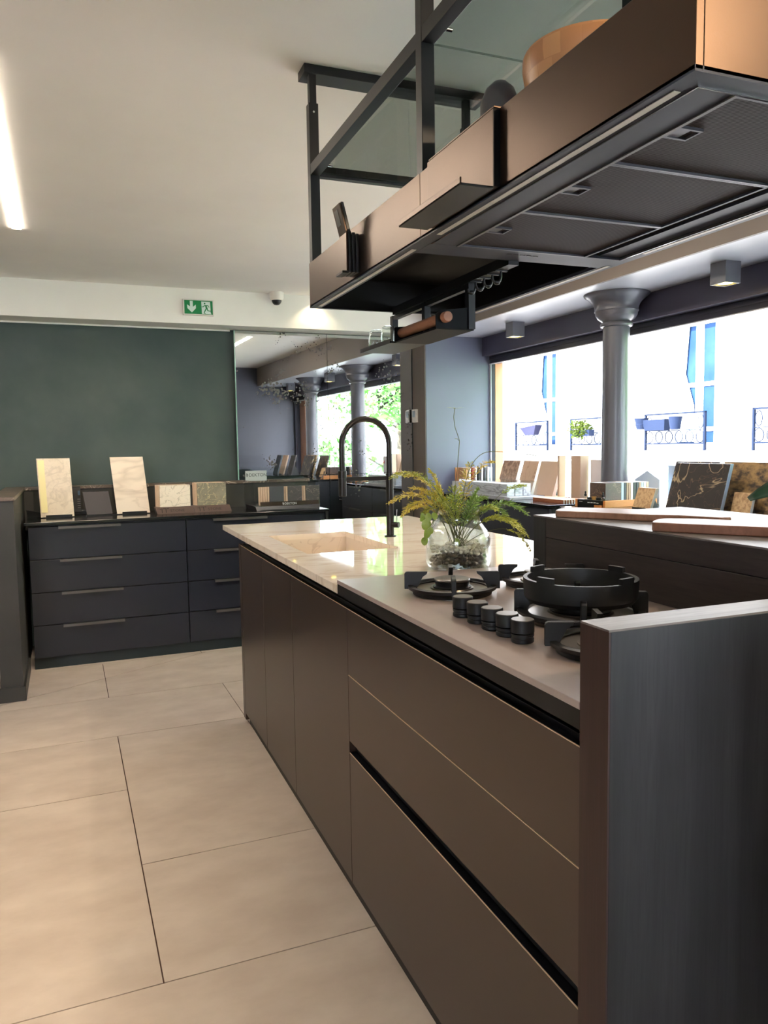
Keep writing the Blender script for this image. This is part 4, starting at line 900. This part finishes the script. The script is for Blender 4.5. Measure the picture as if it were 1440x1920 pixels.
# ------------------------------------------------------------------ counters under the window
ZR = .950
def rcab(v0, v1_, label, zt_, uf):
    t = thing('window_cabinet', label, 'cabinet', ((uf+3.14)/2, (v0+v1_)/2, 0), 'dark cabinets under the window')
    obj('carcass', MB().box(uf+.022, 3.135, v0+.002, v1_-.002, .05, zt_-.02), K['blackmatt'], t)
    obj('plinth', MB().box(uf+.04, 3.13, v0+.002, v1_-.002, 0, .05), K['plinth'], t)
    for k in range(4):
        z1 = zt_ - .026 - .218*k
        d = obj('drawer', MB().box(uf, uf+.02, v0+.003, v1_-.003, z1-.214, z1), K['navyd'], t, bevel=.001)
        vm = (v0+v1_)/2; hb = MB(); hb.box(uf-.022, uf, vm-.15, vm+.15, z1-.001, z1+.002); hb.box(uf-.024, uf-.021, vm-.15, vm+.15, z1-.012, z1+.002)
        obj('handle', hb, K['handle'], d)
K['navyd'] = mat('dark_slate_lacquer', (44, 46, 54), .4)
rcab(3.862, 4.64, 'dark drawer cabinet under the window, just past the column', ZR, 2.66); rcab(4.64, 5.415, 'dark drawer cabinet under the window against the end wall', ZR, 2.66)
tag(obj('countertop', MB().box(2.645, 3.138, 3.856, 5.418, ZR-.02, ZR), K['blackgloss'], bevel=.002), 'black countertop on the dark cabinets past the column', 'countertop')
ZN = .972
rcab(2.55, 3.52, 'dark drawer cabinet under the window below the wooden tray', ZN, 2.50); rcab(1.60, 2.55, 'dark drawer cabinet under the window below the black slab', ZN, 2.50); rcab(.80, 1.60, 'dark drawer cabinet under the window seen only in the mirror', ZN, 2.50)
tag(obj('countertop', MB().box(2.485, 3.138, .78, 3.518, ZN-.02, ZN), K['blackgloss'], bevel=.002), 'black countertop of the window cabinets nearer the camera', 'countertop')
K['tan'] = marble('tan_slab', (196, 164, 134), (186, 154, 126), (160, 126, 98), .45, scale=5, width=.02)
K['tanp'] = mat('tan_patterned', (186, 156, 130), .5, c2=(132, 104, 84), ns=38, lo=.42, hi=.6)
K['tanb'] = mat('tan_back', (196, 170, 146), .55); K['tanb2'] = mat('tan_back_side', (174, 146, 124), .55)
K['wht'] = mat('white_edge', (240, 240, 240), .5); K['bluew'] = mat('pale_blue_edge', (176, 198, 222), .4)
K['speck'] = mat('beige_speckled', (206, 174, 132), .5, c2=(170, 134, 98), ns=60, lo=.45, hi=.62)
K['nero'] = marble('black_marble_gold_vein', (50, 46, 46), (62, 56, 56), (200, 178, 144), .3, scale=2.6, width=.012, vein2=(150, 120, 92), dist=2.2)
K['gold'] = mat('gold_brown_stone', (168, 136, 92), .35, c2=(66, 56, 50), ns=24, detail=9, lo=.4, hi=.62, stretch=(1,1,1.6))
def wall_lean(t, v0, v1_, u, z, h, th, du, m_, em, shear=0, name='slab', label=None):
    # slab facing the room, its top tipped towards the window
    b_ = [(u, v0, z), (u+th, v0, z), (u+th, v1_, z), (u, v1_, z)]
    o = obj(name, MB().hexa(b_, [(x+du, y+shear, zz+h) for x, y, zz in b_]), m_, t, bevel=.001)
    e = [(u-.0003, v0-.0012, z), (u+th, v0-.0012, z), (u+th, v0, z), (u-.0003, v0, z)]
    obj('edge', MB().hexa(e, [(x+du, y+shear, zz+h) for x, y, zz in e]), em, o)
    return o
def sample(v0, v1_, u, z, h, th, du, m_, em, label, group=None, d=.13, shear=0):
    t = thing('leaning_sample', label, 'stone sample', (u, (v0+v1_)/2, z), group)
    wall_lean(t, v0, v1_, u, z+.004, h, th, du, m_, em, shear)
    vm = (v0+v1_)/2
    obj('stand', MB().prism3([(u-.012, vm-.05, z), (u+d, vm-.05, z), (u+du*.62+th, vm-.05, z+h*.6), (u+th+.002, vm-.05, z+.004), (u-.004, vm-.05, z+.004), (u-.012, vm-.05, z+.014)], (0, .10, 0)), K['blackpl'], t)
    return t
sample(4.83, 5.06, 3.000, ZR, .240, .026, .075, K['tanp'], K['wht'], 'patterned tan slab leaning by the window, farthest of three', 'tan slabs leaning by the window')
sample(4.62, 4.835-.02, 3.020, ZR, .240, .026, .075, K['tan'], K['wht'], 'plain tan slab leaning by the window, middle of three', 'tan slabs leaning by the window')
sample(4.37, 4.60, 3.030, ZR, .240, .026, .070, K['tanb'], K['wht'], 'plain tan slab leaning by the window, nearest of three', 'tan slabs leaning by the window')
def tall(u, v, w1, w2, label):
    t = thing('tall_sample', label, 'stone sample', (u, v, ZR), 'upright tan boards by the column')
    obj('board', MB().box(u, u+w1, v, v+w2, ZR, ZR+.285), K['tanb2'], t, bevel=.001)
    obj('left_face', MB().box(u-.001, u, v+.001, v+w2-.001, ZR+.001, ZR+.284), K['tanb'], t)
tall(3.06, 4.33, .05, .02, 'upright tan board by the column, farther of two'); tall(3.06, 4.10, .065, .10, 'upright tan board by the column, nearer of two')
t = thing('sample_card', 'white printed card with a red mark propped by the window', 'card', (3.125, 4.02, ZR))
obj('card', MB().box(3.122, 3.126, 3.88, 4.08, ZR, ZR+.26), mat('white_card_2', (232, 230, 236), .6), t)
obj('red_mark', MB().box(3.1212, 3.122, 3.885, 3.91, ZR+.185, ZR+.215), mat('red_ink', (226, 70, 84), .6), t)
# wooden sample sticks in two flat bundles
K['stick'] = wood('cut_wood', (186, 132, 92), (204, 154, 112), .5, stretch=(1,6,6), scale=6, bs=.05); K['stickd'] = wood('cut_wood_dark', (150, 84, 54), (172, 104, 70), .5, stretch=(1,6,6), scale=6, bs=.05)
def bundle(u0, v0, w_, l, layers, label):
    t = thing('wood_bundle', label, 'wood sample', (u0+w_/2, v0+l/2, ZR), 'flat bundles of wood samples')
    for k in range(layers):
        z = ZR + .0112*k
        obj('wood_plank', MB().box(u0, u0+w_, v0, v0+l, z+.0095, z+.011), K['stick'], t)
        obj('core', MB().box(u0+.001, u0+w_-.001, v0+.006, v0+l-.002, z, z+.0095), K['stickd'], t)
        n = 8
        cm = MB()
        for i in range(n+1): cm.box(u0+i*(w_-.004)/n, u0+i*(w_-.004)/n+.004, v0, v0+.006, z, z+.0095)
        obj('comb_end', cm, K['wht'], t)
bundle(2.79, 3.90, .16, .34, 2, 'flat bundle of wood samples on the near corner of the black countertop'); bundle(2.95, 4.26, .15, .30, 1, 'thin bundle of wood samples behind the first one')
t = thing('acrylic_box', 'low clear acrylic box with white marble samples beside the fern', 'display', (2.82, 4.75, ZR))
ac = MB(); ac.box(2.70, 2.704, 4.40, 5.08, ZR+.02, ZR+.112); ac.box(2.704, 2.93, 4.40, 4.404, ZR+.02, ZR+.112); ac.box(2.704, 2.93, 5.076, 5.08, ZR+.02, ZR+.112); ac.box(2.926, 2.93, 4.404, 5.076, ZR+.02, ZR+.112); ac.box(2.70, 2.93, 4.40, 5.08, ZR+.112, ZR+.116)
obj('cover', ac, K['acrylic'], t)
obj('base', MB().box(2.68, 2.95, 4.34, 5.12, ZR, ZR+.019), mat('grey_base', (176, 176, 184), .3), t, bevel=.002)
K['mW'] = marble('white_blue_marble', (236, 236, 244), (226, 228, 238), (170, 168, 182), .2, scale=5, width=.03, stretch=(1,.5,2))
for k in range(3): tag(obj('stone_tile', MB().box(2.715+.065*k, 2.770+.065*k, 4.43, 5.05, ZR+.020, ZR+.100), K['mW'], bevel=.001), 'white marble sample in the low acrylic box, %s' % ('on the room side', 'in the middle', 'on the window side')[k], 'stone sample', 'white marble samples in the acrylic box')
# fan of thin coloured samples in a rack behind
t = thing('sample_rack', 'wooden rack for thin coloured samples at the far end of the window counter', 'rack', (2.95, 5.29, ZR))
obj('rack_back', MB().box(2.82, 3.08, 5.365, 5.375, ZR, ZR+.19), K['stick'], t); obj('rack_foot', MB().box(2.80, 3.09, 5.20, 5.38, ZR, ZR+.085), K['wht'], t)
cols = [(196,150,104),(235,235,235),(150,44,48),(230,230,226),(40,42,48),(222,222,226),(70,70,76),(236,236,236),(208,212,220)]
cn = ['tan','white','red','off-white','black','pale grey','dark grey','bright white','light blue-grey']
for i, c in enumerate(cols):
    tag(obj('thin_sample', MB().hexa([(2.830+.027*i,5.21,ZR+.0855),(2.843+.027*i,5.21,ZR+.0855),(2.843+.027*i,5.34,ZR+.0855),(2.830+.027*i,5.34,ZR+.0855)], [(2.837+.027*i,5.22,ZR+.190),(2.850+.027*i,5.22,ZR+.190),(2.850+.027*i,5.35,ZR+.190),(2.837+.027*i,5.35,ZR+.190)]), mat('thin_'+cn[i].replace(' ','_'), c, .4)), 'thin %s sample standing in the wooden rack' % cn[i], 'sample', 'thin coloured samples in the rack')
# wooden tray with black box, bottles and sample blocks
t = thing('wooden_tray', 'orange-brown wooden tray with a black lettered front on the near window counter', 'tray', (2.78, 3.42, ZN))
K['orange'] = wood('orange_wood', (200, 128, 70), (214, 148, 90), .42, stretch=(1,3,3), scale=5, bs=.05)
obj('near_side', MB().box(2.640, 2.99, 3.325, 3.342, ZN, ZN+.036), K['orange'], t, bevel=.001)
obj('far_side', MB().box(2.590, 2.99, 3.500, 3.517, ZN, ZN+.040), K['orange'], t, bevel=.001)
obj('back_side', MB().box(2.975, 2.99, 3.342, 3.50, ZN, ZN+.036), K['orange'], t)
obj('tray_floor', MB().box(2.62, 2.975, 3.342, 3.50, ZN, ZN+.012), K['orange'], t)
fr_ = obj('black_front', MB().hexa([(2.632,3.342,ZN),(2.645,3.342,ZN),(2.612,3.50,ZN),(2.594,3.50,ZN)], [(2.632,3.342,ZN+.036),(2.645,3.342,ZN+.036),(2.612,3.50,ZN+.040),(2.594,3.50,ZN+.040)]), K['blackpl'], t)
dv = Vector((2.632-2.594, 3.342-3.50, 0)).normalized()
lt_ = MB()
for s0_, s1_, zz in ((.012,.034,.026),(.068,.084,.022),(.088,.104,.022),(.108,.124,.022),(.128,.142,.021)):
    p = Vector((2.593, 3.4995, ZN+zz)) + dv*s0_; q = Vector((2.593, 3.4995, ZN+zz)) + dv*s1_
    obj('lettering_line', MB().add([p, q, q+Vector((0,0,.0035)), p+Vector((0,0,.0035))], [(0,1,2,3)]), K['inkw'], t)
obj('black_insert', MB().hexa([(2.647,3.345,ZN+.012),(2.667,3.345,ZN+.012),(2.667,3.497,ZN+.012),(2.614,3.497,ZN+.012)], [(2.647,3.345,ZN+.034),(2.667,3.345,ZN+.034),(2.667,3.497,ZN+.034),(2.614,3.497,ZN+.034)]), K['blackpl'], t)
ZB_ = ZN+.0345
def bottle(u, v, label, amber=False):
    b_ = thing('dropper_bottle', label, 'bottle', (u, v, ZB_), 'dropper bottles on the tray')
    obj('body', MB().lathe([(.012,0),(.0125,.002),(.0125,.016),(.007,.022)], (u, v, ZB_), 20), K['clear'], b_, smooth=50)
    obj('cap', MB().lathe([(.0075,.021),(.0075,.032),(.0055,.033)], (u, v, ZB_), 16), K['blackpl'], b_, smooth=40)
    obj('rubber_bulb', MB().lathe([(.0045,.033),(.005,.038),(.004,.046),(.002,.048)], (u, v, ZB_), 14), K['blackpl'], b_, smooth=50)
bottle(2.654, 3.360, 'clear dropper bottle with a black cap, nearer on the tray'); bottle(2.634, 3.484, 'dropper bottle with a black cap, farther on the tray')
tag(obj('small_cup', MB().lathe([(.011,0),(.0135,.020),(.0120,.020),(.010,.004)], (2.646, 3.424, ZB_), 22), mat('ochre_cup', (196, 152, 84), .4), smooth=40), 'small ochre cup on the wooden tray', 'cup')
for (u, v, lab) in ((2.640, 3.454, 'low black jar left of the ochre cup'), (2.651, 3.392, 'low black jar right of the ochre cup')):
    j = thing('black_jar', lab, 'jar', (u, v, ZB_), 'low black jars on the tray')
    obj('jar_body', MB().lathe([(.014,0),(.0145,.010),(.013,.011)], (u, v, ZB_), 20), K['blackpl'], j, smooth=40); obj('lid', MB().lathe([(.0145,.0112),(.0145,.0155),(.013,.0165)], (u, v, ZB_), 20), K['dkbase'], j, smooth=40)
K['bk1'] = marble('brown_block', (92, 74, 64), (76, 62, 56), (130, 106, 88), .4, scale=10, width=.02); K['bk0'] = mat('beige_block_side', (166, 142, 116), .5)
blk = [(2.670,.106,'bk1','brown streaked'),(2.778,.016,'bluew','pale blue edged'),(2.797,.014,'navyd','dark navy'),(2.813,.012,'bk0','beige'),(2.827,.013,'tanb2','light brown'),(2.842,.014,'wht','white'),(2.859,.018,'blackpl','black'),(2.880,.015,'slate','slate grey'),(2.898,.013,'tanb2','tan'),(2.913,.014,'bluew','light blue'),(2.930,.016,'mC','white veined'),(2.949,.014,'tanb','pale tan')]
for i, (u, w_, m_, nm) in enumerate(blk):
    o = obj('sample_block', MB().box(u, u+w_, 3.362 if i else 3.36, 3.495, ZN+.0125, ZN+.128), K[m_], bevel=.0008)
    tag(o, '%s sample block standing in the wooden tray, %s' % (nm, 'first by the bottles' if i == 0 else ('behind the thick brown one' if i < 5 else 'towards the window')), 'stone sample', 'sample blocks in the wooden tray')
# near window counter: small tile, black slab, gold slab
sample(3.055, 3.185, 2.700, ZN, .108, .016, .040, K['speck'], K['wht'], 'small beige speckled tile leaning beside the black slab', None, .08)
sample(2.556, 2.877, 2.640, ZN, .240, .018, .066, K['nero'], K['bluew'], 'large black marble slab with golden veins leaning by the window', None, .085)
sample(2.74, 3.02, 2.765, ZN, .243, .016, .070, K['nero'], K['wht'], 'dark slab standing behind the large black marble slab, only its top rim showing', None, .12)
sample(2.36, 2.685, 2.745, ZN, .245, .018, .06, K['gold'], K['wht'], 'gold-brown patterned stone slab at the right edge of the window counter', None, .15)
sample(2.44, 2.545, 2.690, ZN, .115, .014, .03, K['speck'], K['wht'], 'small beige speckled tile standing before the gold-brown slab', None, .05)
tag(obj('yellow_ruler', MB().box(2.695, 2.705, 2.56, 2.66, ZN, ZN+.016), mat('yellow_plastic', (222, 200, 40), .5)), 'short yellow ruler end at the foot of the gold-brown slab', 'ruler')
t = thing('gable_card', 'pale blue card with a pointed top behind the sample blocks', 'card', (3.10, 3.475, ZN))
obj('card', MB().prism3([(3.045,3.372,ZN),(3.045,3.512,ZN),(3.045,3.572,1.103),(3.045,3.470,1.155),(3.045,3.370,1.107)], (.004,0,0)), K['bluew'], t)
obj('card_foot', MB().box(3.03, 3.07, 3.39, 3.50, ZN, ZN+.006), K['bluew'], t)
tag(obj('blue_board', MB().box(3.10, 3.112, 3.300, 3.364, ZN, 1.185), K['bluew']), 'pale blue upright board left of the black marble slab', 'board')
# near part of the counter, seen in the mirror
for i, (v0, mm, lab) in enumerate(((1.95, K['nero'], 'dark slab seen only in the mirror, third along the near counter'), (1.62, K['tan'], 'tan slab seen only in the mirror, second along the near counter'), (1.35, K['slate'], 'slate slab seen only in the mirror, first along the near counter'))):
    sample(v0, v0+.2, 2.66, ZN, .24, .016, .07, mm, K['wht'], lab, None, .13)
# ------------------------------------------------------------------ the street outside
struct('ground', MB().box(3.3, 40, -30, 45, -3.4, -3.2), K['street'])
UFc = 11.0
wins = [(15.72, 16.75), (13.20, 14.35), (10.80, 11.87), (8.25, 9.35), (5.8, 6.9), (3.3, 4.4), (18.3, 19.3)]
wins.sort()
t = thing('apartment_house', 'bright white sunlit house front across the street with tall windows', 'house', (UFc+1, 11, -3.2))
zw0, zw1 = 1.28, 3.55
obj('lower_wall', MB().box(UFc, UFc+.4, -4, 30, -3.2, zw0), K['fac'], t)
obj('upper_wall', MB().box(UFc, UFc+.4, -4, 30, zw1, 9), K['fac'], t)
edges = [-4] + [e for w_ in wins for e in w_] + [30]
for i in range(0, len(edges), 2): obj('pier', MB().box(UFc, UFc+.4, edges[i], edges[i+1], zw0, zw1), K['fac'], t)
obj('cornice', MB().box(UFc-.22, UFc, -4, 30, 1.06, 1.14), K['fac'], t); obj('cornice', MB().box(UFc-.10, UFc, -4, 30, .90, .94), K['fac'], t)
K['wframe'] = mat('white_casement', (238, 238, 236), .5); K['pane'] = mat('blue_window_pane', (24, 42, 68), .3, c2=(34, 54, 82), ns=1.2, spec=.02); K['curtain'] = mat('white_curtain', (200, 214, 222), .8)
for a, b_ in wins:
    f_ = obj('window_frame', (lambda mb: [mb.box(UFc+.16, UFc+.20, *r) for r in ((a, a+.07, zw0, zw1), (b_-.07, b_, zw0, zw1), ((a+b_)/2-.09, (a+b_)/2+.09, zw0, zw1), (a, b_, zw1-.06, zw1), (a, b_, 2.34, 2.42), (a, b_, 1.50, 1.58))] and mb)(MB()), K['wframe'], t)
    obj('pane', MB().box(UFc+.185, UFc+.19, a, b_, zw0, zw1), K['pane'], f_)
    obj('curtain', MB().prism3([(UFc+.150, b_-.02, 1.3), (UFc+.150, b_-.02, 3.35), (UFc+.150, b_-.14, 3.55), (UFc+.150, b_-.28, 3.5), (UFc+.150, b_-.20, 2.6), (UFc+.150, b_-.42, 2.0), (UFc+.150, b_-.46, 1.3)], (.006,0,0)), K['curtain'], f_)
t2 = thing('shop_sign', 'blue sign with white letters in the window across the street, beside the column', 'sign', (UFc+.14, 13.9, 2.4))
obj('panel', MB().box(UFc+.130, UFc+.145, 13.85, 14.16, 2.50, 3.50), mat('sign_blue', (10, 48, 84), .6, spec=.05), t2)
obj('panel', MB().box(UFc+.130, UFc+.145, 13.85, 14.16, 2.00, 2.46), K['pane'], t2)
obj('lettering', text_mb('HO', .24, 0, (UFc+.128, 14.155, 3.22), (0,-1,0), (0,0,1)), K['inkw'], t2)
obj('lettering', text_mb('A', .24, 0, (UFc+.128, 14.155, 2.72), (0,-1,0), (0,0,1)), K['inkw'], t2)
K['rail'] = mat('blue_grey_iron', (18, 26, 42), .6, spec=.05)
def balcony(v0, v1_, label):
    t = thing('balcony_railing', label, 'railing', (UFc-.2, (v0+v1_)/2, 1.141), 'iron balcony railings across the street')
    u = UFc-.20
    obj('top_bar', MB().box(u-.02, u+.02, v0, v1_, 1.83, 1.86), K['rail'], t); obj('bottom_bar', MB().box(u-.015, u+.015, v0, v1_, 1.26, 1.285), K['rail'], t)
    obj('middle_bar', MB().box(u-.01, u+.01, v0, v1_, 1.52, 1.535), K['rail'], t)
    for v in (v0, v1_-.04): obj('post', MB().box(u-.02, u+.02, v, v+.04, 1.142, 1.86), K['rail'], t)
    n = max(4, int((v1_-v0)/.24))
    for k in range(n):
        c = v0 + (k+.5)*(v1_-v0)/n; r = .098
        obj('scroll', MB().tube([(u, c+r*math.cos(a*PI/8), 1.40+r*1.15*math.sin(a*PI/8)) for a in range(17)], .009, 5), K['rail'], t)
    for side in (v0+.12, v1_-.12): obj('scroll', MB().tube([(u, side+.07*math.cos(a*PI/8), 1.68+.13*math.sin(a*PI/8)) for a in range(17)], .009, 5), K['rail'], t)
balcony(10.79, 12.38, 'iron balcony railing with three planters, right of the column'); balcony(15.75, 17.2, 'iron balcony railing with a slanting trough, left of the column'); balcony(13.2, 14.85, 'iron balcony railing with a green bush beside the column'); balcony(8.2, 9.75, 'iron balcony railing at the right edge of the window')
K['pot'] = mat('blue_grey_planter', (24, 32, 50), .6, spec=.05); K['pot2'] = mat('lilac_planter', (36, 36, 54), .6, spec=.05)
ub = UFc-.41
tag(obj('planter', MB().hexa([(ub,11.62,1.53),(ub+.14,11.62,1.53),(ub+.14,12.16,1.53),(ub,12.16,1.53)], [(ub-.03,11.58,1.74),(ub+.15,11.58,1.74),(ub+.15,12.20,1.74),(ub-.03,12.20,1.74)]), K['pot']), 'long blue-grey planter in the middle of the balcony right of the column', 'planter')
tag(obj('planter', MB().lathe([(.09,0),(.13,.24),(.115,.24),(.10,.2)], (ub+.03, 11.36, 1.54), 20), K['pot'], smooth=40), 'round blue-grey pot on the balcony right of the column', 'planter')
tag(obj('planter', MB().lathe([(.09,0),(.12,.10),(.11,.11),(.14,.22),(.12,.22)], (ub+.03, 12.28, 1.56), 20), K['pot'], smooth=40), 'ribbed pot at the left end of the balcony right of the column', 'planter')
tag(obj('planter', MB().hexa([(ub,16.05,1.53),(ub+.14,16.05,1.53),(ub+.14,16.45,1.53),(ub,16.45,1.53)], [(ub-.05,15.90,1.76),(ub+.15,15.90,1.76),(ub+.15,16.6,1.70),(ub-.05,16.6,1.70)]), K['pot2']), 'slanting lilac trough on the balcony left of the column', 'planter')
tag(obj('planter', MB().box(ub, ub+.14, 13.9, 14.6, 1.46, 1.60), K['pot']), 'planter below the bush on the balcony beside the column', 'planter')
K['bush'] = mat('bush_leaf', (54, 62, 18), .6, c2=(40, 54, 12), ns=6, spec=.05)
K['treel'] = mat('tree_leaf', (128, 178, 92), .55, c2=(96, 158, 74), ns=2)
def leaves(c, rad, n, size, seed):
    rnd = random.Random(seed); mb = MB()
    for i in range(n):
        while True:
            p = Vector((rnd.uniform(-1,1), rnd.uniform(-1,1), rnd.uniform(-1,1)))
            if p.length <= 1: break
        q = Vector(c) + Vector((p.x*rad[0], p.y*rad[1], p.z*rad[2]))
        d = Vector((rnd.gauss(0,1), rnd.gauss(0,1), rnd.gauss(0,.6))).normalized(); s_ = d.cross(Vector((rnd.gauss(0,1),rnd.gauss(0,1),rnd.gauss(0,1)))).normalized()
        L_ = size*rnd.uniform(.6,1.3)
        mb.add([q, q+d*L_*.5-s_*L_*.25, q+d*L_, q+d*L_*.5+s_*L_*.25], [(0,1,2,3)])
    return mb
bt = thing('balcony_bush', 'yellow-green bush in the planter on the balcony beside the column', 'plant', (ub+.07, 14.25, 1.6))
obj('stem', MB().tube([(ub+.07,14.25,1.6),(ub+.05,14.25,1.72)], .015, 6), K['stem'], bt); tag(obj('foliage', leaves((ub+.02,14.25,1.62), (.16,.34,.20), 420, .09, 3), K['bush'], bt), kind='stuff')
K['bark'] = mat('tree_bark', (96, 84, 70), .9)
def tree(u, v, h, label, seed):
    t = thing('street_tree', label, 'tree', (u, v, -3.2), 'street trees seen in the mirror')
    obj('trunk', MB().tube([(u,v,-3.2),(u+.05,v,-1),(u,v+.1,1.0),(u+.1,v,h)], [.16,.13,.10,.04], 10), K['bark'], t, smooth=60)
    rnd = random.Random(seed); mb = MB()
    for k in range(26):
        c = (u+rnd.uniform(-1.5,1.5), v+rnd.uniform(-1.35,1.35), rnd.uniform(-.4, h+1.2))
        b_ = MB().tube([(u, v, min(c[2], h)-.5), ((u+c[0])/2, (v+c[1])/2, c[2]-.1), c], [.03,.02,.008], 5); obj('branch', b_, K['bark'], t)
        l_ = leaves(c, (.85,.75,.45), 420, .17, seed*100+k); mb.add(l_.v, l_.f)
    tag(obj('foliage', mb, K['treel'], t), kind='stuff')
tree(7.0, .9, 3.6, 'bright green street tree seen through the window in the mirror, farther one', 1)
tree(6.7, -3.3, 3.4, 'bright green street tree seen through the window in the mirror, nearer one', 2)
bpy.context.view_layer.update()
